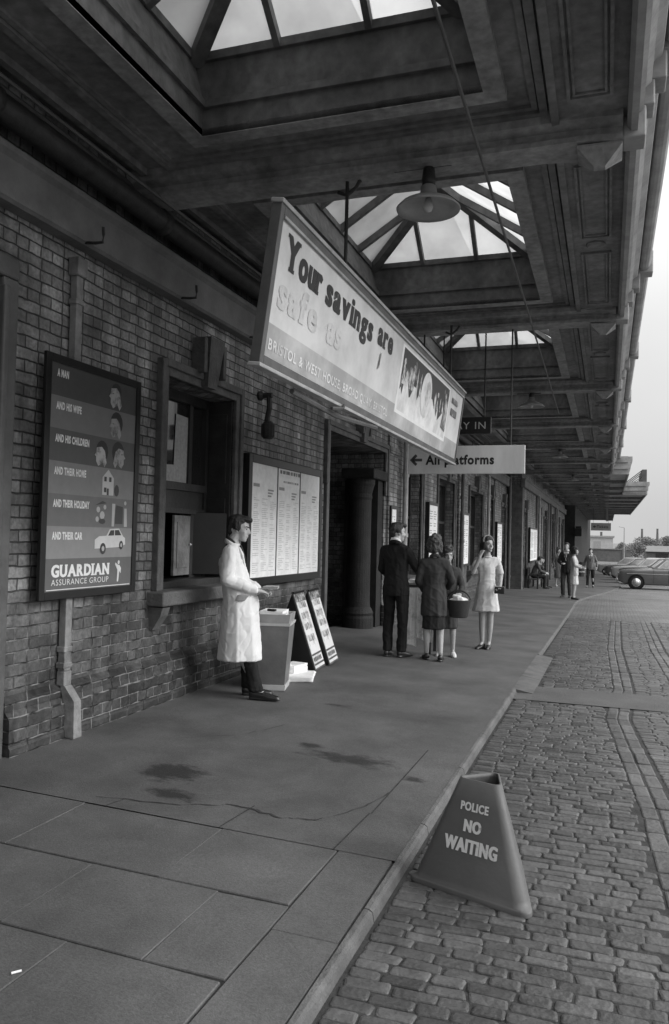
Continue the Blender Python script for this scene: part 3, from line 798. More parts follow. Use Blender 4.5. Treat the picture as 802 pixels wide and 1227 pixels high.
# service pipe and conduits under the canopy, against the wall
bm = bmnew()
tube(bm, [(X1 + .16, -6, 4.0), (X1 + .16, 30, 4.0)], .085, 12)
for k in range(18): tube(bm, [(X1 + .16, -4 + k * 1.9, 4.0), (X1 + .16, -3.92 + k * 1.9, 4.0)], .1, 12)
obj('service_pipe', bm, M['iron'], station, smooth=True)
bm = bmnew(); tube(bm, [(X1 + .27, -6, 4.1), (X1 + .27, 30, 4.1)], .014, 6); tube(bm, [(X1 + .02, -6, 4.22), (X1 + .02, 30, 4.22)], .02, 6)
obj('conduit', bm, M['paint_md'], station)

# rain pipes
def rainpipe(y, x, z0, z1, r=.05, square=True, m='pipe_pt'):
    bm = bmnew()
    if square:
        xx = x + .04
        box(bm, xx - .028, xx + .028, y - .034, y + .034, z0, z1, .005)
        for z in (z0 + .02, z0 + .13, z1 - .2): box(bm, xx - .036, xx + .034, y - .046, y + .046, z, z + .04, .006)
        box(bm, xx - .038, xx + .05, y - .055, y + .055, z1, z1 + .13, .01)
        box(bm, xx - .03, xx + .036, y - .042, y + .042, z0 - .1, z0, .008)
        loft(bm, [[(xx + .0, y - .038, z0 - .08), (xx + .04, y - .038, z0 - .1), (xx + .04, y + .038, z0 - .1), (xx, y + .038, z0 - .08)],
                  [(xx + .03, y - .038, z0 - .2), (xx + .12, y - .038, z0 - .2), (xx + .12, y + .038, z0 - .2), (xx + .03, y + .038, z0 - .2)],
                  [(xx + .03, y - .045, .08), (xx + .13, y - .045, .07), (xx + .13, y + .045, .07), (xx + .03, y + .045, .08)]])
    else:
        tube(bm, [(x + .09, y, z0), (x + .09, y, z1), (x + .0, y, z1 + .15)], r, 10)
        for k in range(3):
            z = z0 + .5 + k * 1.1; tube(bm, [(x + .09, y, z), (x + .09, y, z + .07)], r * 1.3, 10)
    obj('rain_pipe', bm, M[m], station)
rainpipe(4.66, X1, .52, 3.28)
for y, x, m in ((14.2, X1, 'paint_lt'), (25.0, X1, 'paint_lt'), (20.0, X1 + .05, 'paint_md'), (36.9, X2 + .06, 'paint_lt'), (44.5, X2 + .06, 'paint_md'), (50.5, X2 + .06, 'paint_lt')):
    rainpipe(y, x, dip(y), 3.45, .05, False, m)
rainpipe(30.2, X1 + .05, dip(30), 3.9, .06, False, 'paint_md')
# bracket lamp socket on the wall right of the hatch
bm = bmnew()
lathe(bm, [(.05, 0), (.055, .03), (.03, .06), (.03, .16)], (X1, 7.86, 3.0), 12, 'X'); tube(bm, [(X1 + .12, 7.86, 3.02), (X1 + .13, 7.86, 2.86), (X1 + .1, 7.86, 2.72)], .03, 8)
lathe(bm, [(.05, -.05), (.075, -.02), (.075, .1), (.04, .14)], (X1 + .12, 7.86, 2.58), 12)
obj('lamp_socket', bm, M['iron'], station)
bm = bmnew(); box(bm, X3 + .0, X3 + .5, 61.6, 61.95, 1.9, 2.5, .03); box(bm, X3 + .05, X3 + .45, 61.7, 61.9, 2.5, 2.65); box(bm, X3 - .1, X3 + .02, 61.72, 61.85, 2.1, 2.25)
obj('wall_lantern', bm, M['black'], station)

# ---------------------------------------------------------------- canopy
canopy = thing('station_canopy', 'long forecourt canopy with coffered soffit, glazed roof lanterns and stepped fascia', 'canopy', (-1.6, 30, 4.1))
BAY = 4.45
NB = 24; YB0 = 5.45 - 2 * BAY
OX0, OX1, OY0, OY1 = -2.72, -.74, .62, 3.86
def rect(x0, x1, y0, y1, z): return [(x0, y0, z), (x1, y0, z), (x1, y1, z), (x0, y1, z)]
def ring_between(bm, A, B):
    a = [bm.verts.new(p) for p in A]; b = [bm.verts.new(p) for p in B]
    for i in range(4): bm.faces.new((a[i], a[(i + 1) % 4], b[(i + 1) % 4], b[i]))
def ring_bar(bm, x0, x1, y0, y1, z0, z1, t):
    """rectangular moulding frame, outside x0..y1, width t"""
    O0, I0 = rect(x0, x1, y0, y1, z0), rect(x0 + t, x1 - t, y0 + t, y1 - t, z0)
    O1, I1 = rect(x0, x1, y0, y1, z1), rect(x0 + t, x1 - t, y0 + t, y1 - t, z1)
    ring_between(bm, O0, I0); ring_between(bm, O0, O1); ring_between(bm, I0, I1)
mods = {}
bm = bmnew()    # beam with flange, stepped mouldings and its end bracket
prof = [(-.13, 4.10), (.13, 4.10), (.13, 4.135), (.085, 4.15), (.085, 4.20), (.17, 4.225), (.17, 4.27), (.2, 4.32), (-.2, 4.32), (-.17, 4.27), (-.17, 4.225), (-.085, 4.20), (-.085, 4.15), (-.13, 4.135)]
loft(bm, [[(x, p, z) for p, z in prof] for x in (-3.62, -.45)])
loft(bm, [[(x, p * f, z - d) for p, z in prof] for x, f, d in ((-.45, 1, 0), (-.3, 1.1, .004), (-.1, 1.2, .015), (.06, 1.25, .03))])
# inverted pyramid drop
r4 = [(-.22, -.13), (.06, -.13), (.06, .13), (-.22, .13)]
loft(bm, [[(x, y, 4.075) for x, y in r4], [(x, y, 4.06) for x, y in r4], [(-.08 + (x + .08) * .25, y * .25, 3.965) for x, y in r4]])
mods['beam'] = (bm, 'ceil_lt', False)
bm = bmnew()    # soffit panel
ring_between(bm, rect(-3.62, -.36, .0, BAY, 4.30), rect(OX0, OX1, OY0, OY1, 4.30))
ring_bar(bm, -3.22, -.40, .2, BAY - .2, 4.262, 4.30, .05); ring_bar(bm, -3.16, -.46, .26, BAY - .26, 4.28, 4.30, .04)
box(bm, -3.45, -3.40, .2, BAY - .2, 4.25, 4.30)
mods['soffit_panel'] = (bm, 'ceil', False)
bm = bmnew()
ring_bar(bm, OX0 - .11, OX1 + .11, OY0 - .11, OY1 + .11, 4.25, 4.302, .13)
mods['opening_moulding'] = (bm, 'ceil_lt', False)
bm = bmnew()    # upstand kerb of the lantern
GX0, GX1, GY0, GY1, GZ = -2.78, -.86, .66, 3.84, 4.80
ring_between(bm, rect(OX0 + .02, OX1 - .02, OY0 + .02, OY1 - .02, 4.255), rect(OX0 + .02, OX1 - .02, OY0 + .02, OY1 - .02, 4.5))
ring_between(bm, rect(OX0 + .02, OX1 - .02, OY0 + .02, OY1 - .02, 4.5), rect(GX0, GX1, GY0, GY1, GZ))
ring_bar(bm, OX0 + .022, OX1 - .022, OY0 + .022, OY1 - .022, 4.44, 4.49, .03)
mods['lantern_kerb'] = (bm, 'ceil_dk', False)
RX, RZ = (GX0 + GX1) / 2, 5.42; RY0, RY1 = GY0 + .78, GY1 - .78
bm = bmnew()
A, B = V((RX, RY0, RZ)), V((RX, RY1, RZ))
c = [V(p) for p in rect(GX0, GX1, GY0, GY1, GZ)]
def bar(p, q, w, h):
    d = (q - p).normalized(); u = d.cross(V((0, 0, 1))).normalized(); n = u.cross(d)
    loft(bm, [[e + u * s * w / 2 + n * t * h / 2 for s, t in ((-1, -1), (1, -1), (1, 1), (-1, 1))] for e in (p, q)])
bar(A - V((0, .06, 0)), B + V((0, .06, 0)), .09, .12)
for p, q in ((c[0], A), (c[1], A), (c[2], B), (c[3], B)): bar(p, q, .10, .14)
for k in range(1, 5):
    y = GY0 + (GY1 - GY0) * k / 5
    for gx in (GX0, GX1):
        t = min(1, (y - GY0) / .78, (GY1 - y) / .78); 
        bar(V((gx, y, GZ)), V((gx + (RX - gx) * t, y, GZ + (RZ - GZ) * t)), .05, .09)
for k in (1, 2):
    x = GX0 + (GX1 - GX0) * k / 3; t = (min(x - GX0, GX1 - x)) / ((GX1 - GX0) / 2)
    for gy, ry in ((GY0, RY0), (GY1, RY1)):
        bar(V((x, gy, GZ)), V((x, gy + (ry - gy) * t, GZ + (RZ - GZ) * t)), .045, .08)
for p, q in zip(c, c[1:] + c[:1]): bar(p, q, .06, .06)
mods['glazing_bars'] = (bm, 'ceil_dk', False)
bm = bmnew(); up = V((0, 0, .03))
for f in ((c[0], c[3], B, A), (c[1], A, B, c[2]), (c[0], A, c[1]), (c[2], B, c[3])): face(bm, [p + up for p in f])
mods['skylight_pane'] = (bm, 'skyglass', False)
bm = bmnew()    # edge strip with sunk panels and roundel
Z = 4.235
face(bm, rect(-.36, .09, 0, BAY, Z + .002)); box(bm, -.38, -.33, 0, BAY, Z - .02, 4.302)
for a, b in ((.5, 1.95), (2.35, BAY - .42)):
    ring_bar(bm, -.27, .0, a, b, Z - .02, Z, .02); ring_bar(bm, -.235, -.035, a + .035, b - .035, Z - .012, Z, .015)
lathe(bm, [(.02, -.03), (.07, -.028), (.085, -.012), (.085, .0)], (-.135, 2.15, Z), 18)
mods['edge_panel'] = (bm, 'ceil', False)
bm = bmnew()
PROF = [(.085, 4.17), (.11, 4.14), (.15, 4.14), (.15, 4.25), (.185, 4.27), (.185, 4.40), (.23, 4.44), (.23, 4.56), (.29, 4.60), (.30, 4.66)]
PROF += [(.36 + .07 * math.cos(a_), 4.74 + .07 * math.sin(a_)) for a_ in [math.radians(-150 + 25 * k) for k in range(8)]] + [(.36, 4.83), (.30, 4.95), (.085, 4.95)]
prism_y(bm, PROF, 0, BAY, False)
mods['fascia'] = (bm, 'fascia', False)
bm = bmnew()
for z0, z1, x1 in ((4.10, 4.30, .20), (4.30, 4.46, .25), (4.46, 4.64, .32), (4.64, 4.9, .46)): box(bm, .06, x1, -.1, .1, z0, z1, .01)
mods['fascia_bracket'] = (bm, 'fascia', False)
m = bpy.data.materials.new('dirty skylight glass'); m.use_nodes = True; nt = m.node_tree; n_ = nt.nodes; l_ = nt.links
n_.remove(n_['Principled BSDF']); tr = n_.new('ShaderNodeBsdfTranslucent'); gl = n_.new('ShaderNodeBsdfTransparent'); mx = n_.new('ShaderNodeMixShader')
tc = n_.new('ShaderNodeTexCoord'); nz = n_.new('ShaderNodeTexNoise'); nz.inputs['Scale'].default_value = 2.5; nz.inputs['Detail'].default_value = 8
l_.new(tc.outputs['Object'], nz.inputs['Vector']); cr = n_.new('ShaderNodeValToRGB')
cr.color_ramp.elements[0].position = .3; cr.color_ramp.elements[1].position = .7
cr.color_ramp.elements[0].color = (.34,) * 3 + (1,); cr.color_ramp.elements[1].color = (.52,) * 3 + (1,)
l_.new(nz.outputs['Fac'], cr.inputs['Fac']); l_.new(cr.outputs[0], tr.inputs['Color']); gl.inputs['Color'].default_value = (.6, .6, .6, 1)
mx.inputs['Fac'].default_value = .28; l_.new(tr.outputs[0], mx.inputs[1]); l_.new(gl.outputs[0], mx.inputs[2]); l_.new(mx.outputs[0], n_['Material Output'].inputs['Surface'])
M['skyglass'] = m
base = {}
for nm, (bm, mt, sm) in mods.items():
    if nm == 'glazing_bars': par = base['skylight_pane_holder']
    else: par = canopy
    if nm == 'lantern_kerb':
        o = obj('roof_lantern', bm, M[mt], canopy, local=True); base['skylight_pane_holder'] = o; base['roof_lantern'] = o; continue
    if nm == 'skylight_pane': par = base['skylight_pane_holder']
    o = obj(nm, bm, M[mt], par, local=True); base[nm] = o
    if par is not canopy: o['sub'] = 1
off = WM[canopy.name].inverted()
def place(o, y):
    o.location = off @ V((0, y, 0))
for k in range(NB):
    yb = YB0 + k * BAY
    for nm in ('beam', 'soffit_panel', 'opening_moulding', 'edge_panel', 'fascia', 'fascia_bracket', 'roof_lantern'):
        if nm in ('fascia', 'fascia_bracket') and yb > 31: continue
        o = base[nm]
        if k:
            src = o; o = src.copy(); COL.objects.link(o); o.parent = canopy
            for ch in src.children:
                c2 = ch.copy(); COL.objects.link(c2); c2.parent = o
        place(o, yb)
# the canopy widens in two steps further along, then ends
YE = YB0 + NB * BAY
bm = bmnew()
def wide(y0, y1, x1):
    face(bm, rect(.09, x1, y0, y1, 4.2))
    prism_y(bm, [(x1 - .02, 4.1), (x1 + .03, 4.1), (x1 + .03, 4.3), (x1 + .08, 4.34), (x1 + .08, 4.55), (x1 + .14, 4.6), (x1 + .14, 4.78), (x1 - .02, 4.78)], y0, y1)
    for z0, z1, d in ((4.1, 4.3, 0), (4.3, 4.55, .06), (4.55, 4.78, .12)): box(bm, .1, x1 - .02, y0 - d, y0 + .1, z0, z1)
wide(32.1, 45.5, .72); wide(45.5, 79.2, 1.95); wide(79.2, YE, .55)
obj('stepped_fascia', bm, M['fascia'], canopy)
y = 32.15 + 4.45
while y < YE:
    x1 = .7 if y < 45.5 else 1.9 if y < 79 else .5
    bm = bmnew(); box(bm, .02, x1, y - .14, y + .14, 4.06, 4.2); y += BAY
    obj('edge_beam', bm, M['ceil'], canopy)

# enamel pendant lamps
def lamp(x, y, ztop, zd, label):
    t = thing('pendant_lamp', label, 'lamp', (x, y, zd), 0, 'pendant lamps under the canopy')
    b = bmnew()
    prof = [(.035, .165), (.055, .15), (.06, .10), (.075, .085), (.12, .065), (.19, .03), (.225, -.005), (.222, -.015), (.185, .018), (.115, .05), (.05, .07)]
    lathe(b, prof, (0, 0, 0), 32); obj('lamp_shade', b, M['steel'], t, local=True, smooth=True)
    b = bmnew(); lathe(b, [(.02, .3), (.04, .28), (.05, .2), (.045, .16)], (0, 0, 0), 16); obj('lamp_cap', b, M['iron'], t, local=True, smooth=True)
    b = bmnew(); tube(b, [(0, 0, .28), (0, 0, ztop - zd)], .012, 8); tube(b, [(-.25, 0, ztop - zd), (.16, 0, ztop - zd)], .022, 8); obj('lamp_rod', b, M['iron'], t, local=True)
    b = bmnew(); lathe(b, [(.0, -.03), (.025, -.02), (.035, .01), (.02, .07)], (0, 0, 0), 12); obj('bulb', b, M['cream'], t, local=True, smooth=True)
    return t
lamp(-1.22, 5.42, 4.12, 3.815, 'largest and nearest enamel dish lamp beside the hanging savings board')
for i, (y, lb) in enumerate(((14.35, 'second enamel dish lamp along the canopy, above the WAY IN sign'), (23.25, 'third enamel dish lamp along the canopy, above the end of the platforms sign'),
                             (32.15, 'fourth enamel dish lamp along the canopy'), (41.05, 'fifth enamel dish lamp along the canopy'), (49.95, 'sixth enamel dish lamp along the canopy'), (58.85, 'small farthest enamel dish lamp under the canopy'))):
    lamp(-1.3, y, 4.11, 3.87, lb)
# wire slung under the soffit
bm = bmnew(); P0, P1 = V((-.78, 3.6, 4.02)), V((-.96, 16.6, 4.08))
P0 = V((-.80, 3.684, 4.0)) ; P0 = P0 + (P0 - P1) * .5
tube(bm, [P0, P0.lerp(P1, .5), P1], .011, 6)
o = obj('slung_cable', bm, M['paint_md'], origin=True); tagp(o, 'thin pale cable slung slantwise beneath the canopy soffit', 'cable')
# ---------------------------------------------------------------- signs, posters, street things
def G(v, rough=.55, var=.08):
    k = 'grey%d_%d' % (round(v * 1000), round(rough * 100))
    if k not in M: M[k] = mat('printed grey ' + k[4:], v, rough, var, 12)
    return M[k]
def plane(o, u, v):
    u = V(u).normalized(); v = V(v).normalized(); n = u.cross(v)
    m = Matrix((u, v, n)).transposed().to_4x4(); m.translation = o; return m
class Sheet:
    """flat printed matter, one mesh per tone, layered by fractions of a millimetre on a plane"""
    def __init__(s, parent, mtx): s.p, s.m, s.k = parent, mtx, 0
    def add(s, name, polys, v, z=None, label=None, m=None):
        s.k += 1; bm = bmnew()
        for q in polys: poly(bm, s.m, q, (s.k * .0009) if z is None else z)
        return obj(name, bm, m or G(v), s.p, label=label)
    def rect(s, name, x0, y0, x1, y1, v, **k): return s.add(name, [[(x0, y0), (x1, y0), (x1, y1), (x0, y1)]], v, **k)
    def text(s, name, items, v, m=None, slab=False):
        s.k += 1
        for it in items:
            bm = bmnew(); (slab_text if slab else text)(bm, *it[:1], s.m, *it[1:], z=s.k * .0009)
            obj(name, bm, m or G(v), s.p, recalc=False)
def frame(parent, mtx, w, h, t, d, m, name='frame', back=.0):
    bm = bmnew()
    for x0, x1, y0, y1 in ((0, t, 0, h), (w - t, w, 0, h), (t, w - t, 0, t), (t, w - t, h - t, h)):
        box(bm, x0, x1, y0, y1, -d, .012, .004, mtx)
    box(bm, t, w - t, t, h - t, -d, -.004, 0, mtx)
    return obj(name, bm, m, parent)

# --- assurance poster on the brick wall
PX = X1 + .09
pm = plane((PX, 4.30, 1.026), (0, 1, 0), (0, 0, 1))
t = thing('framed_poster', 'tall black framed assurance poster with grey bands, faces and a car', 'poster', (PX, 4.86, 1.026))
W_, H_ = 1.12, 1.65
frame(t, pm, W_, H_, .055, .016, M['black'])
bh = (H_ - .11) / 7
s = Sheet(t, pm)
tones = [.075, .15, .17, .085, .17, .10, .19]
tones = [.11, .19, .13, .22, .085, .15, .075]   # from the bottom up
for k, v in enumerate([.12, .24, .15, .21, .095, .17, .07]):
    s.k = 0; s.rect('printed_band', .055, .055 + k * bh, W_ - .055, .055 + (k + 1) * bh, v)
s.k = 1
def by(k): return .055 + k * bh        # bottom of band k
s.text('lettering', [('A MAN', .12, by(6) + bh * .6, .05, .12, .045), ('AND HIS WIFE', .12, by(5) + bh * .6, .05, .27, .045), ('AND HIS CHILDREN', .12, by(4) + bh * .6, .05, .37, .045),
                     ('AND THEIR HOME', .12, by(3) + bh * .6, .05, .345, .045), ('AND THEIR HOLIDAY', .12, by(2) + bh * .6, .05, .395, .045), ('AND THEIR CAR', .12, by(1) + bh * .6, .05, .325, .045)], .75)
s.text('lettering', [('GUARDIAN', .125, by(0) + .098, .082, .66, .035)], .75, slab=True)
s.text('lettering', [('ASSURANCE GROUP', .125, by(0) + .04, .042, .645, .0)], .7)
s.rect('printed_rule', .075, .062, W_ - .075, .068, .65)
# pictures: faces, house, holiday, car, small running figure
def face_pic(cx, cy, r, hair=1, light=.55, flip=1):
    light *= .8
    sh = [(cx - .55 * r * flip, cy + .5 * r), (cx - .62 * r * flip, cy + .1 * r), (cx - .8 * r * flip, cy - .1 * r), (cx - .6 * r * flip, cy - .2 * r), (cx - .6 * r * flip, cy - .55 * r), (cx - .3 * r * flip, cy - .9 * r), (cx + .25 * r * flip, cy - .6 * r), (cx + .5 * r * flip, cy - .95 * r), (cx + .75 * r * flip, cy - .6 * r), (cx + .5 * r * flip, cy + .3 * r), (cx + .1 * r * flip, cy + .6 * r)]
    s.k = 2; s.add('picture', [ell(cx + .15 * r * flip, cy + .25 * r, .78 * r, .85 * r)] if hair else [ell(cx + .1 * r, cy + .35 * r, .6 * r, .6 * r)], .035)
    s.k = 3; s.add('picture', [sh], light, m=worn_mat('photographic tone', light, light * .35, .46, .66, 16.))
    s.k = 4; s.add('picture', [[(cx - .5 * r * flip, cy + .2 * r), (cx - .2 * r * flip, cy + .2 * r), (cx - .25 * r * flip, cy + .1 * r)], [(cx - .1 * r * flip, cy - .75 * r), (cx + .2 * r * flip, cy - .4 * r), (cx + .25 * r * flip, cy - .6 * r)]], .14) if 1 else s.add('picture', [ell(cx - .36 * r * flip, cy + .12 * r, .12 * r, .07 * r, 8), [(cx - .1 * r * flip, cy + .55 * r), (cx + .2 * r * flip, cy - .5 * r), (cx + .5 * r * flip, cy + .0 * r), (cx + .55 * r * flip, cy + .5 * r)], ell(cx - .35 * r * flip, cy - .45 * r, .16 * r, .05 * r, 8)], .08)
face_pic(.79, by(6) + bh * .48, .105, 0, .5)
face_pic(.80, by(5) + bh * .46, .1, 1, .4)
face_pic(.63, by(4) + bh * .42, .095, 1, .55); face_pic(.86, by(4) + bh * .46, .1, 1, .42, -1)
hx, hy = .72, by(3) + .02
s.k = 2; s.add('picture', [[(hx - .06, hy), (hx + .08, hy), (hx + .08, hy + .13), (hx + .01, hy + .19), (hx - .06, hy + .13)]], .5); s.add('picture', [[(hx + a, hy + b), (hx + a + .03, hy + b), (hx + a + .03, hy + b + .035), (hx + a, hy + b + .035)] for a, b in ((-.04, .1), (.02, .1), (-.04, .02))] + [[(hx - .005, hy), (hx + .02, hy), (hx + .02, hy + .05), (hx - .005, hy + .05)], ell(hx + .12, hy + .04, .03, .045, 9)], .06)
hx, hy = .62, by(2) + .03
s.k = 2; s.add('picture', [ell(hx + a, hy + b, r, r, 9) for a, b, r in ((.0, .1, .022), (.05, .06, .03), (.08, .12, .018), (-.01, .03, .02), (.34, .16, .016))] + [[(hx + .17, hy - .02), (hx + .2, hy - .02), (hx + .21, hy + .15), (hx + .17, hy + .15)], [(hx + .33, hy - .02), (hx + .37, hy - .02), (hx + .36, hy + .12), (hx + .33, hy + .12)]], .42)
s.add('picture', [ell(hx + .05, hy + .015, .04, .02, 9), [(hx + .21, hy), (hx + .31, hy), (hx + .31, hy + .13), (hx + .22, hy + .14)], [(hx - .04, hy + .13), (hx + .1, hy + .15), (hx + .05, hy + .165)]], .06)
hx, hy = .59, by(1) + .045
s.k = 2; s.add('picture', [[(hx, hy + .02), (hx + .0, hy + .085), (hx + .05, hy + .11), (hx + .14, hy + .115), (hx + .18, hy + .165), (hx + .3, hy + .17), (hx + .355, hy + .11), (hx + .38, hy + .1), (hx + .385, hy + .05), (hx + .3, hy + .03)]], .58)
s.add('picture', [[(hx + .16, hy + .115), (hx + .19, hy + .155), (hx + .235, hy + .158), (hx + .235, hy + .118)], [(hx + .245, hy + .118), (hx + .245, hy + .158), (hx + .295, hy + .16), (hx + .33, hy + .12)], ell(hx + .1, hy + .02, .036, .042, 14), ell(hx + .33, hy + .045, .026, .034, 12)], .05)
s.add('picture', [ell(hx + .1, hy + .02, .017, .02, 10), ell(hx + .33, hy + .045, .012, .016, 10)], .4)
hx, hy = .88, by(0) + .035
s.k = 2; s.add('picture', [[(hx, hy), (hx + .018, hy), (hx + .028, hy + .08), (hx + .045, hy + .06), (hx + .05, hy + .1), (hx + .028, hy + .125), (hx + .01, hy + .125), (hx - .025, hy + .145), (hx - .028, hy + .13), (hx + .003, hy + .09)], ell(hx + .017, hy + .145, .013, .016, 10)], .6)

# --- timetable board between hatch and doorway
TX = X1 + .07
pm = plane((TX, 7.50, .95), (0, 1, 0), (0, 0, 1))
t = thing('timetable_board', 'wide framed board of three white timetable sheets beside the main doorway', 'timetable', (TX, 8.5, .95))
W_, H_ = 2.24, 1.39
frame(t, pm, W_, H_, .085, .07, M['black'])
s = Sheet(t, pm); cw = (W_ - .17) / 3
for k in range(3):
    s.k = 0; s.rect('timetable_sheet', .087 + k * cw, .087, .083 + (k + 1) * cw, H_ - .087, .62, m=M['paper'])
rows_ = []; hd = []
for k in range(3):
    x0 = .09 + k * cw
    for c in range(3):
        xa = x0 + .06 + c * cw * .31
        y = H_ - .47 + random.uniform(-.02, .02)
        while y > .13:
            if random.random() < .86:
                l = random.uniform(.06, .17); rows_.append([(xa, y), (xa + l, y), (xa + l, y + .008), (xa, y + .008)])
            y -= .021
    for a, b, hh in ((.04, .2, .035), (.42, .58, .018)):
        for q in range(1 if b < .3 else 3):
            y = H_ - .335 - q * .032 - (.03 if b > .3 else 0); hd.append([(x0 + a, y), (x0 + b - .03 * q, y), (x0 + b - .03 * q, y + hh), (x0 + a, y + hh)])
s.k = 1; s.add('timetable_rows', rows_, .52); s.k = 1; s.add('timetable_headings', hd, .28)
s.k = 1; s.rect('notice_slip', .80, H_ - .275, 1.48, H_ - .185, .8)
hd = []
x = .84
while x < 1.44:
    l = random.uniform(.015, .035); hd.append([(x, H_ - .145), (x + l, H_ - .145), (x + l, H_ - .105), (x, H_ - .105)]); x += l + random.choice((.008, .008, .03))
x = .95
while x < 1.40:
    l = random.uniform(.01, .025); hd.append([(x, H_ - .245), (x + l, H_ - .245), (x + l, H_ - .222), (x, H_ - .222)]); x += l + random.choice((.008, .02))
s.k = 2; s.add('timetable_headings', hd, .08)
for k in (1, 2):
    bm = bmnew(); box(bm, .085 + k * cw - .008, .085 + k * cw + .008, .085, H_ - .085, -.004, .008, 0, pm)
    obj('sheet_divider', bm, M['paint_md'], t)

# --- big hanging savings board
O = V((-1.8, 3.9, 2.43)); vv = V((.11, 0, .86)); BL_, BH = 5.85, vv.length
pm = plane(O, (0, 1, 0), vv)
t = thing('hanging_billboard', 'long pale savings billboard, weathered and peeling, hung tilted from the canopy', 'billboard', O)
frame(t, pm, BL_, BH, .05, .05, M['paint_md'])
bm = bmnew()
for y0, y1 in ((-.022, .0), (BH, BH + .025)): box(bm, -.01, BL_ + .01, y0, y1, -.055, .022, .005, pm)
box(bm, .05, BL_ - .05, BH - .068, BH - .05, .0, .02, .004, pm)
obj('rail', bm, M['paint_lt'], t)
s = Sheet(t, pm)
FACE = worn_mat('weathered board face', .46, .62, .35, .62, 2.2)
s.rect('board_face', .051, .051, BL_ - .051, BH - .051, .7, m=FACE)
s.rect('printed_band', .06, .055, BL_ - .06, .235, .4, m=worn_mat('faded band', .30, .5, .44, .66, 1.6))
INK = worn_mat('worn black lettering', .015, .36, .60, .74, 5.)
GHOST = worn_mat('ghost lettering', .40, .56, .36, .56, 5.)
s.text('lettering', [('Your', .17, .575, .19, .60, .03, .05), ('savings', .845, .565, .19, 1.08, .03, .05), ('are', 2.05, .595, .19, .46, .03, .05)], .02, m=INK, slab=True)
s.text('lettering', [('safe', .14, .345, .19, .64, .03, .035), ('as', .95, .345, .19, .3, .03, .035)], .4, m=GHOST, slab=True)
s.text('lettering', [('BRISTOL & WEST HOUSE, BROAD QUAY, BRISTOL', .095, .095, .062, 2.5, .02)], .75, m=worn_mat('worn white lettering', .68, .5, .45, .65, 5.))
s.k = 2
s.rect('picture_border', 2.80, .17, 5.02, .77, .7)
s.rect('picture', 2.86, .2, 4.96, .75, .05, m=worn_mat('peeled picture', .5, .74, .4, .6, 3.))
rp = random.Random(4); top = []; x = 2.86
while x < 4.96: top.append((x, .43 + rp.uniform(-.10, .10))); x += rp.uniform(.03, .12)
top.append((4.96, .42)); 
s.add('picture', [[(2.86, .75)] + top + [(4.96, .75)]], .03, m=worn_mat('peeling picture', .025, .4, .55, .66, 4.))
q = []
for k in range(16):
    x = 2.95 + k * .125 + rp.uniform(-.03, .03)
    if 3.62 < x < 4.2: continue
    h = rp.uniform(.05, .2); w_ = rp.uniform(.02, .05); q.append([(x - w_, .44), (x + w_, .44), (x + w_ * .7, .5 + h * .5), (x + rp.uniform(-.01, .01), .5 + h), (x - w_ * .8, .5 + h * .6)])
    if k % 3 == 0: q.append(ell(x, .56 + h * .6, .035, .03, 8))
s.add('picture', q, .5, m=worn_mat('flaked figures', .55, .12, .45, .6, 12.))
s.add('picture', [ell(3.88, .50, .23, .225, 26)], .66, m=worn_mat('worn oval', .66, .4, .45, .7, 5.))
s.add('picture', [ell(3.93, .52, .10, .13, 20)], .3, m=worn_mat('worn face', .28, .6, .4, .6, 9.))
s.add('picture', [[(4.72, .30), (4.95, .27), (4.95, .6), (4.78, .62)], [(2.13, .40), (2.16, .53), (2.19, .55), (2.17, .42)], [(5.15, .5), (5.5, .5), (5.5, .58), (5.15, .58)], [(5.15, .64), (5.5, .64), (5.5, .7), (5.15, .7)]], .16, m=worn_mat('worn dark patch', .1, .55, .5, .68, 6.))
for k, y in enumerate((5.47, 9.6)):
    bm = bmnew(); x = -1.84
    tube(bm, [(x, y, 4.11), (x, y, 3.33), (x + .04, y, 3.28)], .014, 8)
    tube(bm, [(x + .03, y, 3.32), (x + .12, y, 3.30), (x + .13, y, 3.22)], .012, 6)
    tube(bm, [(x - .07, y, 4.03), (x, y, 4.0), (x + .07, y, 4.05), (x + .10, y, 4.10)], .014, 6)
    obj('hanger_rod', bm, M['iron'], t)
bm = bmnew(); tube(bm, [(-1.84, 4.5, 2.38), (-1.83, 5.3, 2.35), (-1.79, 6.2, 2.385)], .018, 6); tube(bm, [(-1.79, 5.1, 2.37), (-1.76, 5.25, 2.39), (-1.77, 5.3, 2.42)], .012, 6); obj('loose_trim', bm, M['paint_md'], t)

# --- platforms sign, WAY IN sign, far sign (all face the camera, across the pavement)
def cross_sign(name, label, x0, x1, y, z0, z1, zt, mface, roll=0.):
    m = plane((x0, y, z0), (1, 0, roll), (-roll, 0, 1)); t = thing(name, label, 'sign', (x0 + (x1 - x0) / 2, y, z0))
    bm = bmnew(); w, h = x1 - x0, z1 - z0
    box(bm, 0, w, 0, h, -.05, 0, .004, m); obj('sign_panel', bm, mface, t)
    bm = bmnew()
    for u in (.12 * w, .88 * w):
        p = m @ V((u, h - .01, -.025)); tube(bm, [p, (p.x, p.y, zt)], .011, 6)
    obj('hanger_rod', bm, M['iron'], t)
    return t, Sheet(t, m), w, h
t, s, w, h = cross_sign('platforms_sign', 'pale platforms direction sign with black lettering and left arrow hung from the canopy', -2.42, -.965, 9.9, 2.315, 2.665, 4.11, mat('sign white', .55, .5, .15, 4, stretch=(1, 1, .3)))
s.text('lettering', [('All platforms', .225, .12, .118, .86, .04)], .015)
ax, ay = .02, .175
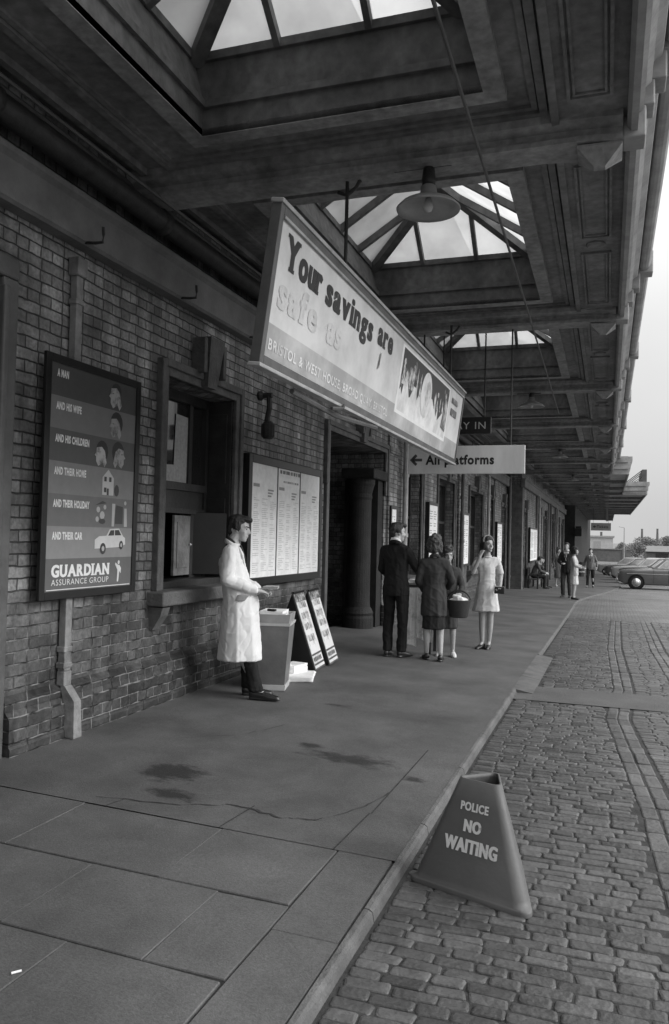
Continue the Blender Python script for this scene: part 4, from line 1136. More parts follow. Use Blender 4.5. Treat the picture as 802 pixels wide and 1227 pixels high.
s.add('arrow', [[(ax, ay), (ax + .075, ay + .075), (ax + .10, ay + .05), (ax + .05, ay)], [(ax, ay), (ax + .05, ay), (ax + .10, ay - .05), (ax + .075, ay - .075)], [(ax + .035, ay - .018), (ax + .16, ay - .018), (ax + .16, ay + .018), (ax + .035, ay + .018)]], .07)
t, s, w, h = cross_sign('way_in_sign', 'small black WAY IN sign with pale letters above the platforms sign', -2.22, -1.48, 10.6, 2.905, 3.13, 4.28, M['black'])
s.text('lettering', [('WAY IN', .10, .065, .10, .57, .0)], .45)
t, s, w, h = cross_sign('ticket_sign', 'small grey tickets sign hung at the far end of the canopy', -1.25, .25, 66, 2.42, 3.02, 4.2, mat('grey sign', .36, .5, .1, 5))
s.text('lettering', [('Tickets', .45, .2, .22, .85, .02)], .02)
s.add('arrow', [[(.15, .3), (.28, .42), (.28, .33), (.4, .33), (.4, .27), (.28, .27), (.28, .18)]], .03)
# hoarding on top of the wide canopy
t = thing('roof_hoarding', 'narrow dark hoarding board propped on the far canopy roof', 'hoarding', (1.8, 45.6, 4.78))
bm = bmnew(); box(bm, 1.70, 1.95, 45.55, 50, 4.78, 5.45, .01); obj('hoarding_panel', bm, M['paint_md'], t)
bm = bmnew()
for y in (45.7, 47.5, 49.5): tube(bm, [(.9, y, 4.75), (1.7, y, 5.4)], .025, 6); tube(bm, [(1.25, y, 4.75), (1.7, y, 5.05)], .02, 6)
obj('prop', bm, M['iron'], t)

# --- bills on the piers along the frontage
def bill(x, y0, y1, z0, z1, label, cat='poster'):
    t = thing('framed_bill', label, cat, (x, (y0 + y1) / 2, z0), 0, 'framed bills on the station piers')
    m = plane((x + .07, y0, z0), (0, 1, 0), (0, 0, 1)); w, h = y1 - y0, z1 - z0
    frame(t, m, w, h, .06, .07, M['black']); s = Sheet(t, m)
    s.rect('bill_sheet', .06, .06, w - .06, h - .06, .6, m=M['paper'])
    q = []
    for c in range(2):
        y = h - .2
        while y > .15:
            x0 = .12 + c * (w - .2) / 2
            if random.random() < .8: q.append([(x0, y), (x0 + (w - .3) / 2 * random.uniform(.5, 1), y), (x0 + (w - .3) / 2 * .8, y + .02), (x0, y + .02)])
            y -= .05
    s.add('bill_print', q, .3)
bill(X1 + .0, 13.26, 13.70, 1.05, 2.05, 'narrow white bill on the brick pier just right of the main doorway')
bill(X1 + .05, 16.1, 17.05, 1.02, 2.25, 'framed white bill between the dark suited man and the woman in dark jacket')
bill(X1 + .05, 20.2, 21.15, .8, 2.18, 'white bill in black frame left of the woman in the pale dress')
bill(X1 + .05, 26.85, 28.2, .7, 2.1, 'white bill in black frame directly behind the head of the woman in the pale dress')
bill(X2 + .05, 32.75, 36.2, .62, 2.03, 'wide white bill above the two people on the bench')

# --- no waiting cone: three sided, hollow, open at the top
def no_waiting_cone():
    P1, P2 = V((-.815, 3.60, -.045)), V((-.292, 3.415, -.045)); e = (P2 - P1); n = V((-e.y, e.x, 0)).normalized(); P3 = (P1 + P2) / 2 + n * e.length * .866
    c = (P1 + P2 + P3) / 3; t = thing('no_waiting_cone', 'dark three-sided police no waiting cone standing on the setts by the kerb', 'cone', c)
    top = V((-.508, 3.66, .42)) - V((c.x, c.y, 0))
    def tri(k, z, cen, r, seg=5):
        out = []
        for i, p in enumerate((P1, P2, P3)):
            q = V((p.x, p.y, 0)) - V((c.x, c.y, 0)); q = q * k
            a0 = math.atan2(q.y, q.x); inn = q * (1 - r / q.length)
            for j in range(seg):
                a = a0 + (j / (seg - 1) - .5) * math.radians(120); out.append(V((c.x + cen.x + inn.x + r * math.cos(a), c.y + cen.y + inn.y + r * math.sin(a), z)))
        return out
    z0 = -.047 + dip(3.6); zt = .425; bm = bmnew()
    cen = V((top.x, top.y, 0)) * 1.; Z = V((0, 0, 0))
    k1, r1 = .94, .05
    lev = [(1.03, z0 - .004, 0, .035), (1.035, z0 + .014, 0, .035), (1.02, z0 + .02, 0, .035), (.955, z0 + .024, .0, .05), (.93, z0 + .05, .08, .05)]
    for q in (.25, .5, .75, 1.): lev.append((.93 + (.345 - .93) * q, z0 + .05 + (zt - z0 - .05) * q, .08 + .92 * q, .05 - .025 * q))
    inner = [(.31, zt, 1, .02), (.32, zt - .02, .96, .02), (.5, zt - .25, .5, .03)]
    loft(bm, [tri(k, z, cen * f, r) for k, z, f, r in lev + inner], caps=False)
    bmesh.ops.remove_doubles(bm, verts=bm.verts, dist=.0004)
    obj('cone_body', bm, mat('cone plastic', .105, .5, .16, 3, .06, 70, .4), t, smooth=True)
    # lettering lies on the sloping front face
    a = tri(.93, z0 + .05, cen * .08, .05); b = tri(.345, zt, cen, .025)
    bl, br = a[4], a[5]; tl, tr_ = b[4], b[5]
    u = (br - bl).normalized(); mb, mt = (bl + br) / 2, (tl + tr_) / 2; n = u.cross(mt - mb).normalized()
    if n.y > 0: n = -n
    v = n.cross(u); hh = (mt - mb).length; m = Matrix((u, v, n)).transposed().to_4x4(); m.translation = mb + n * .0015
    s = Sheet(t, m); sk = (mt - mb).dot(u) / (mt - mb).dot(v)
    def X(y): return sk * y
    s.text('lettering', [('POLICE', X(.29) + .004, .285, .036, .132, .012, ), ], .62) if False else None
    CW = worn_mat('worn cone lettering', .66, .2, .60, .72, 30.)
    for w_, y, h_, ww in (('POLICE', .305, .036, .135), ('NO', .218, .05, .082), ('WAITING', .132, .056, .255)):
        bm = bmnew(); text(bm, w_, m, X(y), y, h_, ww, .03, .001, 'CENTER', .05 if w_ != 'POLICE' else .03)
        obj('lettering', bm, CW, t, recalc=False)
no_waiting_cone()

# --- news box with stack of papers, A-boards, litter of papers
def at_pz(x, y): return pz(x, y)
gz = pz(-3, 7)
t = thing('news_box', 'tapering grey newspaper box beside the man in the white coat', 'news stand', (-2.97, 6.99, gz))
bm = bmnew()
def sq(cx, cy, w, d, z, a=.25):
    c_, s_ = math.cos(a), math.sin(a)
    return [(cx + x * c_ - y * s_, cy + x * s_ + y * c_, z) for x, y in ((-w, -d), (w, -d), (w, d), (-w, d))]
loft(bm, [sq(-2.98, 7.0, .13, .15, gz + .05), sq(-2.965, 6.99, .16, .19, .66), ])
obj('box_body', bm, M['bin'], t)
bm = bmnew(); loft(bm, [sq(-2.98, 7.0, .135, .155, gz), sq(-2.98, 7.0, .14, .16, gz + .05)]); loft(bm, [sq(-2.965, 6.99, .165, .195, .655), sq(-2.965, 6.99, .17, .2, .68)]); obj('box_trim', bm, M['cream'], t)
t = thing('paper_tray', 'shallow pale tray of newspapers on top of the grey news box', 'tray', (-2.965, 6.99, .682))
bm = bmnew(); A_, B_ = .155, .185
o_ = [sq(-2.965, 6.99, A_, B_, .682), sq(-2.965, 6.99, A_ + .01, B_ + .01, .76)]; i_ = [sq(-2.965, 6.99, A_ - .005, B_ - .005, .76), sq(-2.965, 6.99, A_ - .015, B_ - .015, .69)]
loft(bm, o_ + i_); obj('tray_body', bm, M['steel'], t)
bm = bmnew(); loft(bm, [sq(-2.975, 6.985, .12, .15, .69, .3), sq(-2.975, 6.985, .12, .15, .765, .3)]); loft(bm, [sq(-2.98, 6.99, .11, .15, .766, .2), sq(-2.98, 6.99, .11, .15, .785, .2)]); obj('newspapers', bm, M['paper'], t)
bm = bmnew(); box(bm, -.04, .04, -.02, .02, 0, .02, .004, Matrix.Translation((-2.95, 6.86, .786))); obj('paperweight', bm, M['black'], t)
def aboard(y, x, label, rz):
    t = thing('newspaper_placard', label, 'placard', (x, y, pz(x, y)), rz, 'newspaper placards by the doorway')
    w, h, tl = .42, .83, .28
    mf = plane((0, -w / 2, .01), (0, 1, 0), (-tl, 0, h))
    b = bmnew(); hl = math.hypot(tl, h)
    box(b, 0, w, 0, hl, -.02, 0, .003, mf); obj('front_leaf', b, M['paint_md'], t, local=True)
    mb_ = plane((-2 * tl, -w / 2, .01), (0, 1, 0), (tl, 0, h)); b = bmnew(); box(b, 0, w, 0, hl, 0.0, .02, .003, mb_)
    obj('rear_leaf', b, M['black'], t, local=True)
    b = bmnew()
    for yy in (-w / 2, w / 2 - .012): loft(b, [[(-.01, yy, .02), (-2 * tl + .01, yy, .02), (-tl, yy, h - .01)], [(-.01, yy + .012, .02), (-2 * tl + .01, yy + .012, .02), (-tl, yy + .012, h - .01)]])
    obj('side_panel', b, M['black'], t, local=True)
    def sheet(name, polys, v, z, m=None):
        b = bmnew(); [poly(b, mf, q, z) for q in polys]; obj(name, b, m or G(v), t, local=True)
    sheet('placard_sheet', [[(.015, .02), (w - .015, .02), (w - .015, hl * .86), (.015, hl * .86)]], .6, .001, worn_mat('placard paper', .38, .66, .34, .5, 9.))
    sheet('placard_header', [[(.01, hl * .865), (w - .01, hl * .865), (w - .01, hl - .01), (.01, hl - .01)]], .1, .001, worn_mat('placard header', .04, .4, .45, .62, 22.))
    q = [[(.02, .155), (w - .02, .155), (w - .02, .175), (.02, .175)], [(.02, .05), (w - .02, .05), (w - .02, .07), (.02, .07)]]
    xx = .04
    while xx < w - .06:
        l = random.uniform(.02, .05); q.append([(xx, .09), (xx + l, .09), (xx + l, .135), (xx, .135)]); xx += l + .012
    sheet('placard_print', q, .06, .002)
    q = []
    for r, yy in enumerate((.68, .56, .44, .31)):
        xx = .06 + random.uniform(0, .03)
        while xx < w - .09:
            l = random.uniform(.02, .06); q.append([(xx, yy), (xx + l, yy + random.uniform(-.004, .004)), (xx + l, yy + .07), (xx, yy + .07 + random.uniform(-.01, .01))]); xx += l + random.uniform(.006, .02)
    sheet('placard_print', q, .1, .002, worn_mat('smudged print', .12, .5, .42, .62, 16.))
aboard(8.20, -2.93, 'left of the two white newspaper placards leaning by the doorway', .1)
aboard(8.655, -2.93, 'right of the two white newspaper placards, next to the dark doorway', .1)
for i, (x, y, a, w_, d_, hh, lb) in enumerate(((-2.92, 7.55, .3, .14, .19, .05, 'folded newspapers lying flat on the pavement before the left placard'), (-3.1, 7.35, .1, .1, .16, .22, 'bundle of newspapers standing on the pavement behind the news box'), (-3.02, 7.62, -.2, .09, .13, .13, 'small upright bundle of papers beside the left placard'))):
    bm = bmnew(); z = pz(x, y) + .002
    n = 4
    for k in range(n): loft(bm, [sq(x + random.uniform(-.008, .008), y + random.uniform(-.008, .008), w_, d_, z + hh * k / n, a + random.uniform(-.06, .06)), sq(x, y, w_ * .99, d_ * .99, z + hh * (k + .96) / n, a)])
    o = obj('paper_bundle', bm, M['paper'], origin=True); tagp(o, lb, 'newspapers', 'bundles of newspapers')

# --- news rack in front of the suited man
t = thing('news_rack', 'newspaper rack hung with pale sheets in front of the dark suited man', 'rack', (-2.35, 10.32, pz(-2.35, 10.3)))
gz = pz(-2.2, 10.7); bm = bmnew()
for x, y in ((-2.55, 10.15), (-2.15, 10.15), (-2.55, 10.5), (-2.15, 10.5)): box(bm, x - .02, x + .02, y - .02, y + .02, gz, .86)
box(bm, -2.6, -2.1, 10.1, 10.55, .86, .89); obj('rack_frame', bm, M['paint_dk'], t)
for k, (x, y, w_, z0, z1) in enumerate(((-2.56, 10.07, .25, .10, .85), (-2.30, 10.06, .2, .2, .85))):
    bm = bmnew(); n = 8; ra, rb = [], []
    for i in range(n + 1):
        u = i / n; xx = x + w_ * u; yy = y + .012 * math.sin(u * 9 + k)
        ra.append((xx, yy, z0 + .03 * math.sin(u * 3 + k * 2))); rb.append((xx, y + .02, z1))
    for i in range(n): face(bm, [ra[i], ra[i + 1], rb[i + 1], rb[i]]); face(bm, [(p[0], p[1] + .006, p[2]) for p in (ra[i], rb[i], rb[i + 1], ra[i + 1])])
    obj('hanging_paper', bm, worn_mat('hung newsprint', .5, .8, .36, .5, 11.), t, recalc=False)
bm = bmnew()
for k in range(5): loft(bm, [sq(-2.42 + k * .05 - .05, 10.32, .13, .17, .892 + k * .012, k * .2), sq(-2.42 + k * .05 - .05, 10.32, .13, .17, .9 + k * .012, k * .2)])
o = obj('paper_stack', bm, M['paper'], origin=True); tagp(o, 'loose pile of newspapers on top of the news rack', 'newspapers')

# far bench
t = thing('wooden_bench', 'low dark wooden bench under the wide bill by the wall', 'bench', (-2.72, 32.9, dip(32.9)))
z = dip(32.8); bm = bmnew()
box(bm, -2.9, -2.5, 31.9, 34.2, z + .40, z + .45, .01); obj('seat', bm, M['paint_md'], t)
bm = bmnew(); box(bm, -2.94, -2.89, 31.9, 34.2, z + .55, z + .88, .01); obj('backrest', bm, M['paint_md'], t)
for y in (31.95, 34.05):
    bm = bmnew(); box(bm, -2.93, -2.86, y, y + .07, z - .05, z + .88); box(bm, -2.58, -2.52, y, y + .07, z - .05, z + .6); box(bm, -2.86, -2.52, y, y + .07, z + .56, z + .62); obj('bench_end', bm, M['paint_dk'], t)
t = thing('litter_bin', 'small dark litter bin at the corner of the far pavilion', 'bin', (-1.75, 56, dip(56)))
bm = bmnew(); lathe(bm, [(.3, -.05), (.34, .9), (.37, .92), (.37, .98), (.3, .98), (.28, .5)], (0, 0, 0), 16); obj('bin_body', bm, M['iron'], t, local=True)
bm = bmnew(); lathe(bm, [(.34, .3), (.36, .31), (.36, .38), (.34, .39)], (0, 0, 0), 16); obj('bin_band', bm, M['paint_lt'], t, local=True)

x, y, a = -1.84, 2.215, .9
bm = bmnew(); z = pz(x, y) + .007; dx, dy = math.cos(a) * .016, math.sin(a) * .016
tube(bm, [(x - dx, y - dy, z), (x + dx, y + dy, z)], .004, 8); o = obj('cigarette_end', bm, M['paper'], origin=True); tagp(o, 'white cigarette end lying on the flagstones at the lower left corner', 'litter')
# ---------------------------------------------------------------- people
SPH = []
for i in range(1, 6):
    a = math.pi * i / 6
    for k in range(10): SPH.append(V((math.sin(a) * math.cos(2 * math.pi * k / 10), math.sin(a) * math.sin(2 * math.pi * k / 10), math.cos(a))))
SPH += [V((0, 0, 1)), V((0, 0, -1))]
def hull(bm, items, mtx=None):
    vs = []
    for c, r in items:
        c = V(c); r = (r, r, r) if isinstance(r, (int, float)) else r
        for p in SPH:
            q = c + V((p.x * r[0], p.y * r[1], p.z * r[2])); vs.append(bm.verts.new(mtx @ q if mtx is not None else q))
    g = bmesh.ops.convex_hull(bm, input=vs)
    dead = [v for v in set(g['geom_interior']) | set(g['geom_unused']) if isinstance(v, bmesh.types.BMVert) and v.is_valid and not v.link_faces]
    bmesh.ops.delete(bm, geom=dead, context='VERTS')
def chain(bm, pts):
    for a, b in zip(pts, pts[1:]): hull(bm, [a, b])
def remesh(bm, vox, fold=0., fs=(13, 13, 3.2), smooth=5, seed=0.):
    me = bpy.data.meshes.new('tmp'); bmesh.ops.recalc_face_normals(bm, faces=bm.faces); bm.to_mesh(me); bm.free()
    o = bpy.data.objects.new('tmp', me); COL.objects.link(o)
    r = o.modifiers.new('r', 'REMESH'); r.mode = 'VOXEL'; r.voxel_size = vox
    s = o.modifiers.new('s', 'SMOOTH'); s.iterations = smooth; s.factor = .5
    dg = bpy.context.evaluated_depsgraph_get(); dg.update()
    out = bpy.data.meshes.new_from_object(o.evaluated_get(dg)); bpy.data.objects.remove(o); bpy.data.meshes.remove(me)
    if fold:
        ns = [v.normal.copy() for v in out.vertices]
        for v, n in zip(out.vertices, ns):
            p = V((v.co.x * fs[0] + seed, v.co.y * fs[1], v.co.z * fs[2]))
            q = V((v.co.x * 7 + v.co.z * 5 + seed, v.co.y * 7 - v.co.z * 3, v.co.z * 5))
            v.co += n * fold * (noise.noise(p) + .5 * noise.noise(p * 2.3 + V((7, 3, 1))) + .55 * (1 - abs(noise.noise(q))) ** 6 - .4 * (1 - abs(noise.noise(q * 1.6 + V((3, 9, 4))))) ** 8)
    return out

SK = mat('skin', .40, .5, .1, 20, .05, 80); SKT = mat('stockinged skin', .33, .45, .1, 20)
CL = {}
def cloth(v, var=.15, bump=.25):
    k = round(v * 1000)
    if k not in CL: CL[k] = mat('cloth %d' % k, v, .85, var, 14, .9, 8, .15, stretch=(1, 1, .6))
    return CL[k]
HAIR = mat('dark hair', .018, .5, .5, 30, .6, 160, .4, stretch=(1, 1, .3))
HAIR2 = mat('brown hair', .06, .5, .5, 30, .6, 140, .35)
SHOE = mat('black leather', .015, .3, .3, 20, .1, 60, .6); SHOEW = mat('white leather', .6, .4, .1, 20)

def head_mtx(j, H):
    y, p, r = j.get('look', (0, 0, 0))
    return Matrix.Translation(j['head']) @ Matrix.Rotation(y, 4, 'Z') @ Matrix.Rotation(p, 4, 'X') @ Matrix.Rotation(r, 4, 'Y') @ Matrix.Diagonal((H / 1.7 * 1.06,) * 3 + (1,))
def add_head(bm, m, fem=False):
    hull(bm, [((0, -.022, .03), (.073, .088, .088)), ((0, .02, .035), (.066, .066, .075))], m)
    hull(bm, [((0, .03, .01), (.062, .056, .06)), ((0, .05, -.072), (.036 if fem else .042, .034, .03))], m)
    hull(bm, [((0, .068, -.088), (.022, .018, .016)), ((0, .05, -.07), (.04, .03, .02))], m)
    hull(bm, [((0, .084, .02), .008), ((0, .106, -.018), (.009, .009, .008)), ((0, .088, -.028), (.016, .010, .006))], m)
    for s in (-1, 1):
        hull(bm, [((s * .012, .080, .032), (.010, .010, .008)), ((s * .045, .064, .030), (.012, .012, .008))], m)
        hull(bm, [((s * .072, -.006, .004), (.010, .020, .030)), ((s * .068, .002, -.022), (.008, .010, .012))], m)
        hull(bm, [((s * .04, .058, -.022), (.018, .018, .016)), ((s * .03, .06, -.04), (.02, .014, .014))], m)
    hull(bm, [((-.016, .080, -.050), (.008, .008, .005)), ((.016, .080, -.050), (.008, .008, .005)), ((0, .088, -.050), (.010, .007, .006))], m)
    hull(bm, [((-.014, .078, -.061), (.007, .008, .005)), ((.014, .078, -.061), (.007, .008, .005)), ((0, .085, -.061), (.010, .007, .006))], m)

def add_hand(bm, w, d, n, side, s=1., curl=.6, rf=.0085):
    """w wrist, d direction of the hand, n palm normal, side +1 when the thumb lies along +(d x n)"""
    d = V(d).normalized(); n = V(n); n = (n - d * n.dot(d)).normalized(); t = d.cross(n) * side; w = V(w)
    k = w + d * .085 * s
    hull(bm, [(w, .024 * s), (w + d * .03 * s + t * .012 * s, .019 * s), (k + t * .028 * s, .012 * s), (k - t * .028 * s, .011 * s)])
    for i, (o, l) in enumerate(((.030, .072), (.010, .082), (-.010, .076), (-.029, .060))):
        p = k + t * o * s; a = .25 * curl; pts = [(p - d * .02 * s, rf * 1.1 * s)]
        for q, f in ((.45, 1.), (.3, .95), (.25, .85)):
            p = p + (d * math.cos(a) + n * math.sin(a)) * l * q * s + t * o * .12 * s; pts.append((p, rf * f * s)); a += curl * .9
        chain(bm, pts)
    p = w + d * .025 * s + t * .024 * s; q = p + (d * .6 + t * .75 + n * .3).normalized() * .04 * s
    chain(bm, [(p, .012 * s), (q, .0105 * s), (q + (d * .85 + t * .2 + n * .35 * (1 + curl)).normalized() * .034 * s, .009 * s)])

def std(H, **kw):
    j = dict(pelvis=(0, 0, .93), waist=(0, .005, 1.06), chest=(0, .0, 1.25), neck=(0, -.015, 1.43), head=(0, .015, 1.578))
    for s, k in ((-1, 'L'), (1, 'R')):
        j['hip' + k] = (s * .085, 0, .88); j['knee' + k] = (s * .095, .015, .48); j['ank' + k] = (s * .10, -.02, .085); j['toe' + k] = (s * .125, .13, .03)
        j['sh' + k] = (s * .158, -.015, 1.352); j['elb' + k] = (s * .215, -.04, 1.11); j['wr' + k] = (s * .215, .06, .88)
    hd = {'handL': ((.0, .25, -1), (1, 0, 0)), 'handR': ((0, .25, -1), (-1, 0, 0))}
    f = H / 1.7; look = kw.pop('look', (0, 0, 0)); hd.update({k: kw.pop(k) for k in ('handL', 'handR') if k in kw})
    sc = {k: kw.pop(k) for k in list(kw) if isinstance(kw[k], (int, float))}
    j.update(kw); j = {k: V(v) * f for k, v in j.items()}; j.update(sc); j['look'] = look; j.update(hd)
    return j

def person(label, loc, rz, H, out, vox=.008, group=None, skin=SK, hair=('short', HAIR), j=None, fem=False, eyes=True):
    j = j or std(H); f = H / 1.7; fem_ = fem
    bm = bmnew(); g = .9
    add_head(bm, head_mtx(j, H), fem)
    chain(bm, [(j['neck'] + V((0, 0, -.04)) * f, (.07 * f, .06 * f, .05 * f)), (j['neck'] + V((0, .0, .04)) * f, .052 * f), (j['head'] + V((0, -.02, -.05)) * f, .05 * f)])
    hull(bm, [(j['shL'], .045 * f), (j['shR'], .045 * f), (j['chest'], (.12 * f, .085 * f, .09 * f))])
    chain(bm, [(j['chest'], (.12 * f, .085 * f, .09 * f)), (j['waist'], (.105 * f, .08 * f, .06 * f)), (j['pelvis'], (.12 * f, .09 * f, .07 * f))])
    for k in 'LR':
        chain(bm, [(j['sh' + k], .045 * f), (j['elb' + k], .036 * f), (j['wr' + k], .026 * f)])
        ra = .075 if not fem else .078
        chain(bm, [(j['hip' + k], ra * f), (j['knee' + k] + V((0, .0, .03)) * f, .053 * f), (j['knee' + k] + V((0, -.012, -.12)) * f, (.05 * f, .052 * f, .06 * f)), (j['ank' + k] + V((0, 0, .02)) * f, .034 * f)])
        chain(bm, [(j['ank' + k], .030 * f), (j['toe' + k] * .6 + j['ank' + k] * .4 - V((0, 0, .024)) * f, (.028 * f, .03 * f, .016 * f)), (j['toe' + k] - V((0, 0, .008)) * f, (.026 * f, .02 * f, .012 * f))])
        dd, nn = j['hand' + k]
        sd = 1 if k == 'R' else -1
        add_hand(bm, j['wr' + k], dd, nn, j.get('thumb' + k, sd), f * (.95 if fem else 1.02), j.get('curl' + k, .5), .0085 if vox < .01 else .0105)
    body = objm('person', remesh(bm, min(vox, .0068) if vox < .01 else vox, smooth=3), skin, None, smooth=True)
    body.location = loc; body.rotation_euler = (0, 0, rz)
    WM[body.name] = Matrix.Translation(loc) @ Matrix.Rotation(rz, 4, 'Z')
    tagp(body, label, 'person', group)
    def part(name, bm, m, fold=.006, v=vox, fs=(13, 13, 3.2), sm=4): return objm(name, remesh(bm, v, fold * f, fs, sm, random.uniform(0, 50)), m, body, local=True, smooth=True)
    def part_raw(name, bm, m): return obj(name, bm, m, body, local=True, smooth=True)
    up = lambda v, z: V((v.x, v.y, v.z + z * f))
    hm = head_mtx(j, H)
    # hair
    hb = bmnew(); kind, hmat = hair
    if kind == 'short':
        hull(hb, [((0, -.03, .045), (.080, .090, .088)), ((0, .012, .075), (.068, .062, .055))], hm)
        hull(hb, [((0, -.066, .0), (.064, .045, .055)), ((0, -.066, -.03), (.05, .03, .03))], hm)
        hull(hb, [((0, .035, .10), (.056, .05, .03)), ((.01, .082, .092), (.04, .026, .026))], hm)
        for s in (-1, 1): hull(hb, [((s * .074, -.012, .035), (.010, .03, .04)), ((s * .071, .012, .0), (.008, .010, .025))], hm)
    elif kind == 'bouffant':
        hull(hb, [((0, -.03, .06), (.098, .105, .10)), ((0, -.06, -.02), (.088, .075, .07))], hm)
        hull(hb, [((0, .03, .10), (.08, .06, .05)), ((0, -.02, .12), (.08, .08, .055))], hm)
        for s in (-1, 1): hull(hb, [((s * .08, -.01, .01), (.026, .05, .06)), ((s * .072, .0, -.045), (.022, .04, .03))], hm)
    elif kind == 'long':
        hull(hb, [((0, -.03, .05), (.085, .096, .092)), ((0, .02, .085), (.07, .06, .05))], hm)
        hull(hb, [((0, -.055, .02), (.088, .07, .08)), ((0, -.07, -.15), (.095, .045, .05)), ((0, -.075, -.20), (.075, .03, .03))], hm)
        for s in (-1, 1): hull(hb, [((s * .078, .0, .03), (.014, .05, .06)), ((s * .082, -.01, -.13), (.022, .035, .05))], hm)
    hv = vox if vox >= .01 else .006
    part('hair', hb, hmat, .006 if kind == 'short' else .02 if kind == 'bouffant' else .008, hv, (40, 40, 14) if kind == 'short' else (32, 32, 26) if kind == 'bouffant' else (30, 30, 8), 3)
    if eyes and vox < .01:
        eb = bmnew()
        for s in (-1, 1):
            hull(eb, [((s * .031, .0735, .012), (.012, .006, .005))], hm)
        obj('eyes', eb, M['ink'], body, local=True)
        eb = bmnew()
        for s in (-1, 1): hull(eb, [((s * .018, .086, .030), .005), ((s * .048, .071, .034), (.006, .005, .004))], hm)
        obj('eyebrows', eb, hmat, body, local=True)
        eb = bmnew(); hull(eb, [((-.018, .083, -.0555), (.006, .005, .0018)), ((.018, .083, -.0555), (.006, .005, .0018)), ((0, .0925, -.0555), (.008, .004, .002))], hm)
        obj('mouth', eb, M['ink_md'], body, local=True)
    # clothes
    def shoes(m, heel=False):
        for k in 'LR':
            b = bmnew(); a, t = j['ank' + k], j['toe' + k]; d = (t - a); d.z = 0; d.normalize()
            hull(b, [(V((a.x, a.y, .055 * f)) - d * .035 * f, (.038 * f, .04 * f, .045 * f)), (V((t.x, t.y, .03 * f)) - d * .06 * f, (.047 * f, .045 * f, .03 * f)), (V((t.x, t.y, .024 * f)) + d * .02 * f, (.036 * f, .03 * f, .02 * f))])
            hull(b, [(V((a.x, a.y, .012 * f)) - d * .045 * f, (.038 * f, .032 * f, .012 * f)), (V((t.x, t.y, .01 * f)) + d * .03 * f, (.036 * f, .03 * f, .010 * f)), (V((t.x, t.y, .01 * f)) - d * .07 * f, (.046 * f, .04 * f, .01 * f))])
            part('shoe', b, m, 0, hv)
    def trousers(m, slim=False):
        b = bmnew()
        if not slim: hull(b, [(j['pelvis'], (.155 * f, .115 * f, .08 * f)), (up(j['waist'], -.02), (.145 * f, .105 * f, .04 * f))])
        for k in 'LR':
            a = j['ank' + k]
            chain(b, [(up(j['hip' + k], -.01), (.092 * f, .105 * f, .09 * f)) if not slim else (up(j['knee' + k] * .6 + j['hip' + k] * .4, 0), (.07 * f, .07 * f, .05 * f)), (j['knee' + k], (.07 * f, .075 * f, .07 * f)), (up(j['knee' + k] * .4 + a * .6, 0), (.062 * f, .07 * f, .05 * f)), (up(a, .0), (.058 * f, .072 * f, .02 * f))])
        part('trousers', b, m, .011, vox, (15, 15, 5))
    def sleeves(b, r=(.062, .052, .044), short=None):
        for k in 'LR':
            e, w = j['elb' + k], j['wr' + k]
            chain(b, [(j['sh' + k], r[0] * f), (e, r[1] * f)])
            if short is None:
                ww = e + (w - e) * .93; hull(b, [(e, r[1] * f), (ww, r[2] * f)])
    def torso(b, hem, hx, hy, wx=.15, wy=.115, flare=None, cx=.165, cy=.118):
        hull(b, [(j['shL'], (.062 * f, .06 * f, .055 * f)), (j['shR'], (.062 * f, .06 * f, .055 * f)), (up(j['neck'], -.005), (.062 * f, .06 * f, .03 * f)), (j['chest'], (cx * f, cy * f, .10 * f))])
        hull(b, [(j['chest'], (cx * f, cy * f, .10 * f)), (j['waist'], (wx * f, wy * f, .06 * f))])
        p = j['pelvis']; hull(b, [(j['waist'], (wx * f, wy * f, .06 * f)), (p, ((wx + .02) * f, (wy + .012) * f, .06 * f))])
        hull(b, [(p, ((wx + .02) * f, (wy + .012) * f, .05 * f)), (V((p.x, p.y + .005, hem * f)), (hx * f, hy * f, .012 * f))])
    def collar(m, r=.075, z=.02, name='collar'):
        b = bmnew()
        for i in range(16):
            a0, a1 = 2 * math.pi * i / 16, 2 * math.pi * (i + 1) / 16
            if i in (3, 4): continue
            P = lambda a: V((math.cos(a) * r * f, math.sin(a) * r * .92 * f - .012 * f, (z - .035 * math.sin(a)) * f)) + j['neck']
            hull(b, [(P(a0), (.012 * f, .012 * f, .026 * f)), (P(a1), (.012 * f, .012 * f, .026 * f))])
        part(name, b, m, 0, hv, sm=2)
    def vfront(m, depth=.24, w=.075, name='shirt_front', yo=.0):
        n = j['neck']; c = j['chest']; b = bmnew(); y = c.y + (.118 + yo) * f
        pts = [(-w * .62, .015, n.z - .03 * f), (w * .62, .015, n.z - .03 * f)]
        hull(b, [(V((-w * .6 * f, n.y + .068 * f, n.z - .02 * f)), .012 * f), (V((w * .6 * f, n.y + .068 * f, n.z - .02 * f)), .012 * f), (V((0, y, n.z - depth * f)), .01 * f), (V((-w * .45 * f, y - .012 * f, n.z - depth * .5 * f)), .012 * f), (V((w * .45 * f, y - .012 * f, n.z - depth * .5 * f)), .012 * f)])
        part(name, b, m, 0, hv, sm=2)
    def tie(m, l=.3):
        n = j['neck']; c = j['chest']; b = bmnew()
        hull(b, [(V((0, n.y + .082 * f, n.z - .03 * f)), .014 * f), (V((0, c.y + .127 * f, n.z - .12 * f)), (.018 * f, .006 * f, .01 * f))]); hull(b, [(V((0, c.y + .127 * f, n.z - .12 * f)), (.018 * f, .006 * f, .01 * f)), (V((0, c.y + .132 * f, n.z - l * f)), (.03 * f, .006 * f, .02 * f))])
        part('tie', b, m, 0, hv, sm=1)
